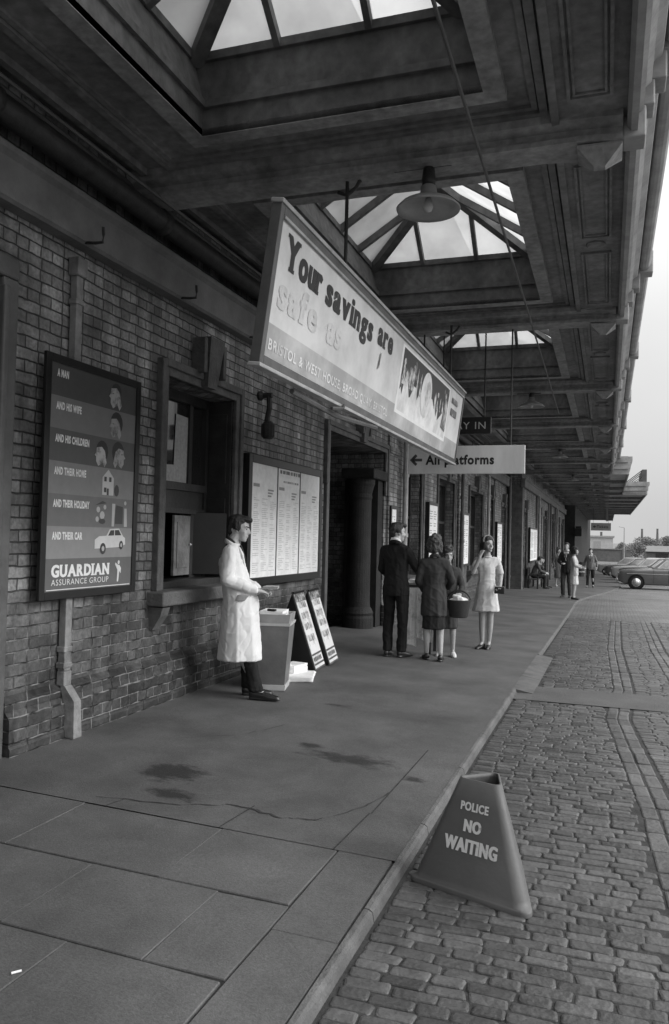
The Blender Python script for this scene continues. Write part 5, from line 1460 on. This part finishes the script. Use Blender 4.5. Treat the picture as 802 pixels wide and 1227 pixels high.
    out(dict(j=j, f=f, body=body, part=part, part_raw=part_raw, shoes=shoes, trousers=trousers, sleeves=sleeves, torso=torso, collar=collar, vfront=vfront, tie=tie, bm=bmnew, hv=hv, vox=vox))
    return body

def lapels(c, m, y=.121, w=.06, d=.26, z0=-.03):
    j, f = c['j'], c['f']
    for s in (-1, 1):
        b = bmnew(); n, ch = j['neck'], j['chest']
        hull(b, [(V((s * .05 * f, n.y + .055 * f, n.z + z0 * f)), .012 * f), (V((s * .1 * f, ch.y + .10 * f, n.z - .11 * f)), (.014 * f, .010 * f, .01 * f)), (V((s * .012 * f, ch.y + (y + .006) * f, n.z - d * f)), (.01 * f, .008 * f, .01 * f)), (V((s * .045 * f, ch.y + .1 * f, n.z - .09 * f)), .010 * f)])
        c['part']('lapel', b, m, 0, c['hv'], sm=2)

# 1. the paper seller in the long white coat, leaning beside the hatch
def coat_out(c):
    j, f = c['j'], c['f']; W = mat('white cotton coat',   .67, .85, .12, 5, .35, 7, .12, stretch=(1, 1, .6))
    c['trousers'](cloth(.02), slim=True); c['shoes'](SHOE)
    b = bmnew(); c['torso'](b, .36, .245, .19, .175, .14)
    p = j['pelvis']; hull(b, [(V((p.x, p.y + .02, p.z)), (.19 * f, .16 * f, .06 * f)), (V((p.x, p.y + .04 * f, .36 * f)), (.235 * f, .2 * f, .012 * f))]) 
    c['sleeves'](b, (.068, .060, .052))
    o = c['part']('long_coat', b, W, .011, .008, (5.5, 5.5, 3.0), 5)
    c['vfront'](cloth(.03), .27, .085, 'dark_jumper', .012); lapels(c, W, .132, .07, .30); c['collar'](cloth(.03), .052, .02); c['collar'](W, .066, -.005, 'coat_collar')
    b = bmnew(); p = j['pelvis']
    hull(b, [(V((.192 * f, .06 * f, p.z + .03 * f)), (.012, .055, .006)), (V((.196 * f, .03 * f, p.z - .02 * f)), (.012, .045, .006))]); c['part']('pocket', b, cloth(.3), 0, .005, sm=1)
    b = bmnew()
    for k in range(4): hull(b, [(V((.0, j['chest'].y + (.128 + .012 * k) * f, j['chest'].z - (.03 + .13 * k) * f)), (.009, .005, .009))])
    c['part']('button', b, cloth(.25), 0, .004, sm=1)
    b = bmnew(); hull(b, [(V((.012 * f, .12 * f, 1.0 * f)), (.004, .012, .01)), (V((.012 * f, .175 * f, .40 * f)), (.004, .012, .01))]); c['part']('coat_edge', b, cloth(.2), 0, .006, sm=1)
jj = std(1.62, head=(0, -.005, 1.558), neck=(0, -.05, 1.42), look=(-.12, -.14, 0), chest=(0, -.06, 1.25), waist=(0, -.02, 1.06), pelvis=(0, .01, .93), hipL=(-.085, .02, .88), hipR=(.085, .03, .88),
         elbR=(.23, -.09, 1.10), wrR=(.13, .17, 1.0), handR=((-.45, .8, -.1), (-.4, 0, -1)), elbL=(-.22, -.06, 1.10), wrL=(-.07, .19, .99), handL=((.3, .85, .0), (.3, -.2, -.9)), curlR=.9, curlL=.9,
         kneeR=(.09, .10, .48), ankR=(.10, .20, .085), toeR=(.14, .365, .03), kneeL=(-.08, .11, .48), ankL=(-.09, .13, .085), toeL=(-.10, .30, .03), shR=(.17, -.075, 1.345), shL=(-.17, -.075, 1.345))
c_loc = V((-3.10, 6.43, pz(-3.0, 6.43)))
person('man with dark quiff in long white coat leaning beside the hatch', c_loc, math.radians(-66), 1.62, coat_out, .0075, j=jj)
# papers he is holding
bm = bmnew(); R = Matrix.Translation(c_loc) @ Matrix.Rotation(math.radians(-66), 4, 'Z')
for k in range(3): loft(bm, [[R @ V((x, y,   .965 + k * .008 + z)) for x, y in ((-.10, .24 + k * .01), (.10, .22), (.12, .35), (-.08, .37))] for z in (0, .006)])
o = obj('held_newspaper', bm, M['paper2'], origin=True); tagp(o, 'folded newspaper held in the hands of the man in white coat', 'newspaper')

# 2. dark suited man seen from behind
def suit(m, shirt=.65, tr=None, tie=None, hem=.78, open_=False):
    def out(c):
        c['trousers'](tr or m); c['shoes'](SHOE)
        b = bmnew(); c['torso'](b, hem, .185, .14, .155, .118); c['sleeves'](b); c['part']('jacket', b, m, .009, c['vox'], (12, 12, 4))
        c['collar'](cloth(shirt), .062, .03, 'shirt_collar'); c['collar'](m, .078, .0, 'jacket_collar')
        c['vfront'](cloth(shirt), .30 if open_ else .25, .12 if open_ else .085); lapels(c, m, .124)
        if tie: c['tie'](tie)
    return out
jj = std(1.65, look=(-.75, -.06, 0), elbR=(.25, .06, 1.13), wrR=(.23, .27, 1.05), handR=((-.1, 1, -.05), (-.3, 0, -1)), elbL=(-.215, .02, 1.11), wrL=(-.14, .21, .98), handL=((.3, 1, 0), (.5, 0, -1)),
         ankL=(-.09, -.03, .085), toeL=(-.11, .12, .03), ankR=(.085, .02, .085), toeR=(.14, .16, .03), head=(0, .02, 1.575))
person('man in a dark suit seen from behind at the news rack', (-2.47, 9.6, pz(-2.47, 9.6)), math.radians(-8), 1.65, suit(cloth(.014)), .009, j=jj)

# 3. woman in dark jacket and skirt, from behind, basket on her arm
def jacket_skirt(c):
    j, f = c['j'], c['f']; m = cloth(.045)
    b = bmnew(); p = j['pelvis']; hull(b, [(p, (.15 * f, .12 * f, .06 * f)), (V((p.x, p.y, .44 * f)), (.165 * f, .125 * f, .012 * f))]); c['part']('skirt', b, cloth(.025), .008)
    b = bmnew(); c['torso'](b, .62, .185, .15, .158, .125, cx=.165); c['sleeves'](b, (.06, .055, .048)); c['part']('jacket', b, m, .012, c['vox'], (10, 10, 4)); c['collar'](m, .07, .0)
    c['shoes'](SHOE)
jj = std(1.49, look=(-.25, -.1, 0), elbR=(.235, .0, 1.12), wrR=(.20, .19, 1.0), handR=((-.2, 1, -.1), (-.5, 0, -1)), elbL=(-.225, -.02, 1.10), wrL=(-.14, .17, .96), handL=((.4, 1, 0), (.5, 0, -1)),
         ankL=(-.09, .03, .095), toeL=(-.12, .17, .03), ankR=(.10, -.09, .095), toeR=(.12, .06, .03))
w_loc = V((-2.0, 9.66, pz(-2.0, 9.66)))
person('woman with bouffant hair in dark jacket and skirt seen from behind', w_loc, math.radians(12), 1.49, jacket_skirt, .009, skin=SKT, hair=('bouffant', HAIR2), j=jj, fem=True)
# basket
bx, by_, bz = -1.73, 9.86, .53
t = thing('shopping_basket', 'dark wicker basket with pale cloth cover at the woman in dark jacket', 'basket', (bx, by_, bz))
bm = bmnew(); lathe(bm, [(.10, 0), (.115, .02), (.15, .2), (.158, .215), (.15, .22), (.14, .2), (.10, .03)], (0, 0, 0), 22); obj('basket_body', bm, mat('wicker', .05, .7, .5, 60, .8, 90, stretch=(1, 1, 3)), t, local=True, smooth=True)
bm = bmnew(); hull(bm, [((-.04, 0, .21), (.08, .10, .02)), ((.05, .02, .215), (.07, .08, .03))]); hull(bm, [((.02, -.06, .22), (.06, .04, .05)), ((-.06, -.05, .26), (.01, .02, .03))])
objm('cloth_cover', remesh(bm, .008, .01, (20, 20, 20)), M['white'], t, local=True, smooth=True)
bm = bmnew(); tube(bm, [(-.145 * math.cos(a), 0,   .2 + .13 * math.sin(a)) for a in [math.pi * k / 12 for k in range(13)]], .011, 8); obj('handle', bm, M['iron'], t, local=True, smooth=True)

# 4. person half hidden behind her, facing the camera
def plain_coat(m, hem=.45, hx=.18, trm=None, shoe=SHOE):
    def out(c):
        j, f = c['j'], c['f']
        if trm is not None: c['trousers'](trm)
        c['shoes'](shoe); b = bmnew(); c['torso'](b, hem, hx, hx * .8, .15, .118); c['sleeves'](b); c['part']('coat', b, m, .010, c['vox'], (11, 11, 4)); c['collar'](m, .07, .0); c['vfront'](cloth(.4), .14, .06)
    return out
jj = std(1.37, look=(.2, 0, 0), elbL=(-.23, .03, 1.1), wrL=(-.2, .22, 1.0), handL=((.1, 1, 0), (.4, 0, -1)), elbR=(.23, .03, 1.1), wrR=(.15, .22, 1.0), handR=((-.1, 1, 0), (-.4, 0, -1)))
person('short woman half hidden behind the dark jacket, white shoes', (-1.93, 10.15, pz(-1.93, 10.15)), math.radians(190), 1.37, plain_coat(cloth(.05), shoe=SHOEW), .009, skin=SKT, hair=('bouffant', HAIR2), j=jj, fem=True)

# 5. young woman in the pale short dress
def dress_out(c):
    j, f = c['j'], c['f']; m = mat('pale dress', .55, .8, .1, 8, .5, 7, .15); p = j['pelvis']; b = bmnew()
    hull(b, [(j['shL'], (.045 * f, .05 * f, .04 * f)), (j['shR'], (.045 * f, .05 * f, .04 * f)), (up_(j['neck'], -.035 * f), (.07 * f, .055 * f, .02 * f)), (j['chest'], (.135 * f, .105 * f, .09 * f))])
    hull(b, [(j['chest'], (.135 * f, .108 * f, .09 * f)), (j['waist'], (.13 * f, .10 * f, .05 * f))])
    hull(b, [(j['waist'], (.13 * f, .10 * f, .05 * f)), (p, (.155 * f, .12 * f, .05 * f))]); hull(b, [(p, (.155 * f, .12 * f, .05 * f)), (V((p.x, p.y, .575 * f)), (.21 * f, .165 * f, .012 * f))])
    for k in 'LR':
        e = j['elb' + k]; s_ = j['sh' + k]; hull(b, [(s_, .047 * f), (s_ + (e - s_) * .8, .05 * f)])
    c['part']('dress', b, m, .010, .0085, (9, 9, 3)); c['shoes'](SHOE)
    b = bmnew()
    for k in range(14):
        a = math.pi * 2 * k / 14
        if 1: hull(b, [(j['neck'] + V((math.cos(a) * .062, math.sin(a) * .058, -.012 - .02 * math.sin(a))) * f, .013 * f), (j['neck'] + V((math.cos(a + .45) * .062, math.sin(a + .45) * .058, -.012 - .02 * math.sin(a + .45))) * f, .013 * f)])
    c['part']('collar', b, cloth(.5), 0, .006, sm=2)
    b = bmnew(); hm = head_mtx(j, 1.6)
    for k in range(9):
        a = math.pi * k / 9; a2 = math.pi * (k + 1) / 9
        hull(b, [((math.cos(x) * .088, .025 - .01 * math.sin(x), .05 + math.sin(x) * .092), (.008, .018, .008)) for x in (a, a2)], hm)
    c['part']('hairband', b, cloth(.3), 0, .006, sm=1)
def up_(v, z): return V((v.x, v.y, v.z + z))
jj = std(1.56, look=(.55, .08, 0), elbR=(.22, .11, 1.16), wrR=(.125, .165, 1.40), handR=((-.35, -.35, .9), (-.6, -.6, -.2)), curlR=.7, elbL=(-.215, -.03, 1.12), wrL=(-.19, .12, .95), handL=((.3, .9, -.35), (.6, 0, -.6)), curlL=1.1,
         kneeL=(-.06, .015, .48), kneeR=(.06, .02, .48), ankL=(-.05, -.01, .095), toeL=(-.01, .14, .03), ankR=(.055, .01, .095), toeR=(.13, .14, .03), hipL=(-.075, 0, .88), hipR=(.075, 0, .88))
g_loc = V((-1.60, 11.33, pz(-1.6, 11.33)))
person('young woman in a pale short dress with one hand raised to her face', g_loc, math.radians(193), 1.56, dress_out, .0085, skin=SKT, hair=('long', HAIR), j=jj, fem=True)
t = thing('clutch_purse', 'small dark clutch purse in the hand of the woman in pale dress', 'purse', (0, 0, 0)); R = Matrix.Translation(g_loc) @ Matrix.Rotation(math.radians(193), 4, 'Z')
t.location = R @ V((-.16, .19, .83)); WM[t.name] = Matrix.Translation(t.location)
bm = bmnew(); box(bm, -.07, .07, -.02, .02, -.045, .05, .012); obj('purse_body', bm, SHOE, t, local=True, smooth=False)
bm = bmnew(); box(bm, -.02, .02, -.026, -.02, .02, .04, .002); box(bm, -.071, .071, -.012, .012, .05, .056, .002); obj('clasp', bm, M['metal'], t, local=True)

# 6-7. the pair on the bench, 8-11. people further along
def seated(H):
    return std(H, pelvis=(0, -.02, .50), waist=(0, -.01, .64), chest=(0, .09, .82), neck=(0, .16, .98), head=(0, .23, 1.11), hipL=(-.09, .0, .48), hipR=(.09, .0, .48), kneeL=(-.11, .42, .47), kneeR=(.11, .42, .47), ankL=(-.11, .44, .085), ankR=(.11, .40, .085), toeL=(-.12, .6, .03), toeR=(.12, .56, .03),
               shL=(-.165, .13, .93), shR=(.165, .13, .93), elbL=(-.22, .22, .70), elbR=(.22, .22, .70), wrL=(-.09, .42, .60), wrR=(.09, .42, .62), handL=((.5, .6, -.3), (.6, 0, -.6)), handR=((-.5, .6, -.3), (-.6, 0, -.6)), look=(0, -.2, 0))
def seated_out(m, tr):
    def out(c):
        j, f = c['j'], c['f']; c['shoes'](SHOE); b = bmnew(); hull(b, [(j['pelvis'], (.16 * f, .13 * f, .09 * f)), (j['hipL'], .1 * f), (j['hipR'], .1 * f)])
        for k in 'LR': chain(b, [(j['hip' + k], .1 * f), (j['knee' + k], .075 * f), (j['ank' + k], .06 * f)])
        c['part']('trousers', b, tr, .008); b = bmnew()
        hull(b, [(j['shL'], .06 * f), (j['shR'], .06 * f), (j['chest'], (.165 * f, .12 * f, .1 * f))]); hull(b, [(j['chest'], (.165 * f, .12 * f, .1 * f)), (j['pelvis'], (.165 * f, .13 * f, .08 * f))]); c['sleeves'](b); c['part']('jacket', b, m, .01)
    return out
def far_p(label, x, y, rz, H, out, **k): return person(label, V((x, y, pz(x, y))), math.radians(rz), H, out, .013, skin=k.pop('skin', SK), **k)
far_p('nearer of two people sitting hunched on the bench, grey jacket', -2.74, 32.45, -80, 1.72, seated_out(cloth(.10), cloth(.03)), j=seated(1.72))
far_p('darker clothed person sitting behind the hunched one on the bench', -2.74, 33.5, -100, 1.70, seated_out(cloth(.03), cloth(.04)), j=seated(1.70))
far_p('woman in long grey coat standing by the wall past the bench', -2.02, 36.2, -150, 1.66, plain_coat(cloth(.10), .38, .19, shoe=SHOEW), hair=('bouffant', HAIR2), fem=True, skin=SKT)
jj = std(1.78, ankL=(-.1, -.06, .085), toeL=(-.12, .09, .03), kneeR=(.1, .06, .48), elbR=(.23, .05, 1.12), wrR=(.12, .2, 1.05), handR=((-.6, .5, .1), (-.3, -.3, -.8)))
far_p('tall man in a dark open suit beside the woman with pale skirt', -1.25, 27.05, 170, 1.78, suit(cloth(.03), .6, cloth(.06), open_=True, tie=cloth(.05)), j=jj)
def top_skirt(c):
    j, f = c['j'], c['f']; b = bmnew(); p = j['pelvis']; hull(b, [(p, (.15 * f, .12 * f, .06 * f)), (V((p.x, p.y, .5 * f)), (.18 * f, .14 * f, .012 * f))]); c['part']('skirt', b, cloth(.55), .008)
    b = bmnew(); c['torso'](b, .80, .165, .13, .145, .115); c['sleeves'](b, (.055, .05, .04)); c['part']('blouse', b, cloth(.45), .008); c['shoes'](SHOE)
jj = std(1.62, elbL=(-.25, .05, 1.13), wrL=(-.15, .22, 1.08), handL=((.2, 1, 0), (.4, 0, -1)), elbR=(.25, .05, 1.13), wrR=(.2, .25, 1.05), handR=((0, 1, 0), (-.4, 0, -1)))
far_p('dark haired woman in pale top and skirt near the kerb', -.97, 26.2, -95, 1.62, top_skirt, hair=('bouffant', HAIR), j=jj, fem=True, skin=SKT)
jj = std(1.74, kneeR=(.095, .17, .50), ankR=(.1, .2, .1), toeR=(.12, .36, .06), kneeL=(-.095, -.02, .48), ankL=(-.1, -.2, .12), toeL=(-.11, -.06, .03), elbL=(-.25, -.08, 1.12), wrL=(-.27, .06, .9), elbR=(.25, -.1, 1.12), wrR=(.27, -.08, .88))
far_p('man walking towards the camera in open grey jacket, white shirt and dark trousers', -.70, 37.6, 175, 1.74, suit(cloth(.16), .7, cloth(.02), open_=True, tie=cloth(.03)), j=jj)
# ---------------------------------------------------------------- parked cars
def car(label, x, y, v, kind='estate', H=1.45, L=4.25, rz=90.):
    """nose towards local +y"""
    t = thing('parked_car', label, 'car', (x + L / 2, y, rz_(1, y) + .0), math.radians(rz), 'cars parked along the kerb')
    pm = mat('car paint', v, .25, .04, 3, spec=.6); gl = M['carglass']; h2 = L / 2; S_ = H / 1.45
    b = bmnew()
    def ring(yy, zb, zt, w, r=.12):
        pts = []
        for sx, sz, (cx, cz) in ((1, -1, (w - .06, zb + .06)), (1, 1, (w - r, zt - r)), (-1, 1, (-w + r, zt - r)), (-1, -1, (-w + .06, zb + .06))):
            rr = r if sz > 0 else .06
            for k in range(4):
                a0 = {(1, -1): -90, (1, 1): 0, (-1, 1): 90, (-1, -1): 180}[(sx, sz)]; a = math.radians(a0 + 30 * k); pts.append((cx + rr * math.cos(a), yy, cz + rr * math.sin(a)))
        return pts
    tail = -h2
    secs = [(h2, .42, .74, .62), (h2 - .05, .34, .80, .70), (h2 - .25, .25, .86, .76), (h2 - .8, .22, .90, .79), (h2 - 1.35, .22, .94, .80), (0, .22, .95, .81), (tail + .5, .24, .95, .79), (tail + .1, .3, .93, .74), (tail, .4, .86, .70)]
    loft(b, [ring(*q) for q in secs]); body = obj('body', b, pm, t, local=True, smooth=True)
    b = bmnew(); yw0, yw1 = h2 - 1.45, h2 - 2.0
    yr1, yr0 = (tail + .2, tail + .05) if kind == 'estate' else (tail + .95, tail + .6)
    lo = [(-.73, yr0, .93), (.73, yr0, .93), (.73, yw0, .93), (-.73, yw0, .93)]; hi = [(-.58, yr1, H - .05), (.58, yr1, H - .05), (.58, yw1, H - .05), (-.58, yw1, H - .05)]
    tp = [(-.5, yr1 + .1, H), (.5, yr1 + .1, H), (.5, yw1 - .12, H), (-.5, yw1 - .12, H)]
    loft(b, [lo, hi, tp]); obj('cabin', b, pm, t, local=True)
    lo, hi = [V(p) for p in lo], [V(p) for p in hi]
    def win(p0, p1, q1, q0, a0, a1, nm, n):
        q = []
        for s_, w_ in ((a0, .14), (a1, .14), (a1, .88), (a0, .88)):
            q.append((p0.lerp(p1, s_)).lerp(q0.lerp(q1, s_), w_) + n * .006)
        b = bmnew(); face(b, q); c = sum(q, V()) / 4; f2 = bmnew(); q2 = [c + (p - c) * 1.06 - n * .003 for p in q]; face(f2, q2)
        w = obj(nm, b, gl, t, local=True); obj('window_trim', f2, M['metal'], w, local=True)
    for s_, (a, bb, c_, d_) in ((1, (lo[2], lo[1], hi[1], hi[2])), (-1, (lo[3], lo[0], hi[0], hi[3]))):
        n = V((s_, 0, .28)).normalized()
        for a0, a1 in ((.06, .37), (.41, .68), (.72, .95)): win(a, bb, c_, d_, a0, a1, 'side_window', n)
    win(lo[2], lo[3], hi[3], hi[2], .06, .94, 'windscreen', V((0, .75, .65)).normalized()); win(lo[1], lo[0], hi[0], hi[1], .08, .92, 'rear_window', V((0, -.9, .3)).normalized())
    for yy in (h2 - .76, tail + .85):
        for s_ in (-1, 1):
            b = bmnew(); lathe(b, [(.36, -.01), (.36, .004)], (s_ * .803, yy, .33), 24, 'X'); obj('wheel_arch', b, M['void'], t, local=True)
            b = bmnew(); lathe(b, [(.2, -.13), (.28, -.14), (.305, -.10), (.31, 0), (.30, .045), (.26, .06), (.2, .05)], (s_ * .76, yy, .31), 24, 'X')
            if s_ < 0: [setattr(v_.co, 'x', -1.52 - v_.co.x) for v_ in b.verts]
            w = obj('wheel', b, M['black'], t, local=True, smooth=True)
            b = bmnew(); lathe(b, [(.2, .045), (.195, .058), (.13, .05), (.12, .065), (.09, .085), (.02, .095)], (s_ * .765, yy, .31), 20, 'X')
            if s_ < 0: [setattr(v_.co, 'x', -1.53 - v_.co.x) for v_ in b.verts]
            obj('hub_cap', b, M['metal'] if v < .3 else M['cream'], w, local=True, smooth=True)
    for s_ in (-1, 1):
        b = bmnew(); lathe(b, [(.10, -.04), (.105, .02), (.085, .035), (.02, .05)], (s_ * .55, h2 - .03, .68), 16, 'Y'); obj('headlight', b, M['metal'], t, local=True, smooth=True)
        b = bmnew(); box(b, s_ * .80 - .006, s_ * .80 + .006, .1, .22, .80, .815, .002); obj('door_handle', b, M['metal'], t, local=True)
        b = bmnew(); box(b, min(s_ * .795, s_ * .817), max(s_ * .795, s_ * .817), tail + .4, h2 - .35, .70, .72, .003); obj('side_strip', b, M['metal'], t, local=True)
        b = bmnew(); 
        for yy in (h2 - 1.5, .0, -.85): box(b, min(s_ * .806, s_ * .814), max(s_ * .806, s_ * .814), yy - .006, yy + .006, .3, .92)
        obj('door_seam', b, M['black'], t, local=True)
    b = bmnew(); box(b, -.44, .44, h2 - .02, h2 + .015, .5, .74, .01); gr = obj('grille', b, M['black'], t, local=True)
    b = bmnew()
    for k in range(5): box(b, -.43, .43, h2 + .012, h2 + .024, .52 + k * .045, .535 + k * .045)
    obj('grille_bars', b, M['metal'], gr, local=True)
    for s_, yy in ((1, h2), (-1, tail)):
        b = bmnew(); box(b, -.76, .76, yy - .02 + s_ * .05, yy + .05 + s_ * .05, .38, .49, .03); box(b, -.3, -.24, yy - .02, yy + .06, .33, .52, .01); box(b, .24, .3, yy - .02, yy + .06, .33, .52, .01); obj('bumper', b, M['metal'], t, local=True, smooth=False)
    return t
car('mid grey estate car nearest the camera, cut by the picture edge', .50, 39.6, .10)
car('dark saloon behind the nearest grey estate car', .62, 46.5, .05, 'saloon', 1.42)
car('pale estate car with white hub caps behind the dark saloon', .24, 52.5, .38)
car('small dark car parked between the pale estate and the far saloon', -.15, 58.5, .09, 'saloon', 1.4, 3.9)
car('light grey saloon car farthest along the row, by the far wall', -.75, 66, .34, 'saloon', 1.44)
car('white roofed car parked furthest to the right, seen above the estate car', 3.6, 72, .6, 'estate', 2.1, 4.6)

# ---------------------------------------------------------------- beyond the forecourt
t = thing('boundary_wall', 'long mid grey brick boundary wall with pale coping beyond the canopy end', 'wall', (-4, 122, -1.5))
b = bmnew(); box(b, -30, 3.2, 122, 122.5, -1.6, .42)
def wall_front(v):
    m = mat('boundary brickwork', v, .85, .25, 2, .3, 20); return m
obj('wall_body', b, wall_front(.15), t)
b = bmnew(); box(b, -30, 3.3, 121.9, 122.6, .42, .60, .03); obj('coping', b, M['stone_lt'], t)
for k in range(5):
    b = bmnew(); box(b, -18 + k * 5, -17.4 + k * 5, 121.85, 122.0, -1.6, .62, .02); obj('pier', b, wall_front(.14), t)
W_=0
t = thing('warehouse', 'pale flat roofed warehouse with small roof stacks beyond the boundary wall', 'building', (-4, 190, -1.5))
b = bmnew(); box(b, -34, 1.2, 190, 215, -1.6, 2.6); obj('wall', b, M['stone_far'], t)
b = bmnew(); box(b, -34.3, 1.5, 189.7, 215.3, 2.6, 3.0); obj('roof', b, M['steel'], t)
for x in (-5.5, -1.6, -12):
    b = bmnew(); box(b, x, x + .5, 192, 193, 3.0, 3.9); obj('chimney', b, M['stone'], t)
for k in range(6):
    b = bmnew(); box(b, -22 + k * 3.8, -20.4 + k * 3.8, 189.93, 190.05, .2, 1.7); obj('window', b, M['steel'], t)
t = thing('low_shed', 'long low shed with pitched grey roof behind the parked cars', 'building', (14, 150, -1.5))
b = bmnew(); box(b, 6.5, 24, 150, 162, -1.6, .1); obj('wall', b, M['stone'], t)
b = bmnew(); loft(b, [[(6.2, 149.6, .1), (6.2, 162.4, .1), (6.2, 156, 1.1)], [(24.3, 149.6, .1), (24.3, 162.4, .1), (24.3, 156, 1.1)]]); obj('roof', b, M['shed_roof'], t)
for k in range(4):
    b = bmnew(); box(b, 8 + k * 4, 10 + k * 4, 149.93, 150.05, -1.2, -.2); obj('window', b, M['glass'], t)
for i, (x, zt, lb) in enumerate(((15.3, 8.5, 'left of two tall thin factory chimneys on the skyline'), (22.0, 8.7, 'right of two tall thin factory chimneys on the skyline'))):
    t = thing('factory_chimney', lb, 'chimney', (x, 400, -1.55), 0, 'factory chimneys on the skyline')
    b = bmnew(); lathe(b, [(.75, 0), (.7, 1), (.42, zt + .9), (.4, zt + 1.0)], (0, 0, 0), 14); obj('stack', b, M['stone'], t, local=True)
    b = bmnew(); lathe(b, [(.42, zt + .9), (.52, zt + 1.0), (.52, zt + 1.3), (.42, zt + 1.35)], (0, 0, 0), 14); obj('stack_rim', b, M['stone_lt'], t, local=True)
bm = bmnew(); tube(bm, [(2.2, 118, -1.6), (2.2, 118, 3.6)], [.09, .05], 8); tube(bm, [(2.2, 118, 3.6), (1.5, 118, 3.75)], .04, 6)
o = obj('lamp_post', bm, M['steel'], origin=True); tagp(o, 'thin pale lamp post standing by the end of the boundary wall', 'lamp post')

LEAF = mat('leaves', .15, .7, .55, .9)
def tree(x, y, w, h, label, seed):
    rnd = random.Random(seed); z0 = -1.55
    t = thing('leafy_tree', label, 'tree', (x, y, z0), 0, 'trees on the skyline')
    b = bmnew(); tube(b, [(0, 0, -.1), (.05, 0, h * .3), (.1, .05, h * .6)], [.05 * h, .04 * h, .02 * h], 7)
    for k in range(5):
        a = k * 1.3; tube(b, [(.05, 0, h * .3), (math.cos(a) * w * .3, math.sin(a) * w * .3, h * .65)], [.02 * h, .008 * h], 5)
    obj('trunk', b, M['iron'], t, local=True)
    b = bmnew(); lobes = []
    for k in range(11):
        a = rnd.uniform(0, 6.28); r = rnd.uniform(0, .34) * w; zz = h * rnd.uniform(.35, .82)
        lobes.append((math.cos(a) * r, math.sin(a) * r, zz, rnd.uniform(.13, .24) * w))
    lobes.append((0, 0, h * .86, .14 * w))
    for cx, cy, cz, R in lobes:
        for k in range(260):
            d = V((rnd.gauss(0, 1), rnd.gauss(0, 1), rnd.gauss(0, 1))).normalized(); p = V((cx, cy, cz)) + V((d.x * R, d.y * R, d.z * R * .8)) * rnd.uniform(.55, 1.05)
            u, v = frame_of(V((rnd.gauss(0, 1), rnd.gauss(0, 1), rnd.gauss(0, 1)))); s_ = rnd.uniform(.016, .034) * w * .8
            face(b, [p + u * s_, p + v * s_ * .6, p - u * s_, p - v * s_ * .6])
    obj('crown', b, LEAF, t, local=True, recalc=False)
for i, (x, y, w, h, lb) in enumerate(((4.2, 135, 5.0, 3.0, 'rounded bushy tree just right of the boundary wall'), (7.2, 165, 6.5, 4.3, 'broad tree below the left factory chimney'), (11.5, 175, 7, 4.6, 'broad tree below the right factory chimney'),
                                      (15.5, 180, 6.5, 5.2, 'taller round topped tree near the right picture edge'), (20, 185, 8, 4.8, 'wide tree at the right picture edge on the skyline'), (2.4, 150, 4, 3.2, 'small tree showing above the end of the boundary wall'), (26, 190, 8, 5, 'outer tree right of the picture edge'))):
    tree(x, y, w, h, lb, i + 5)
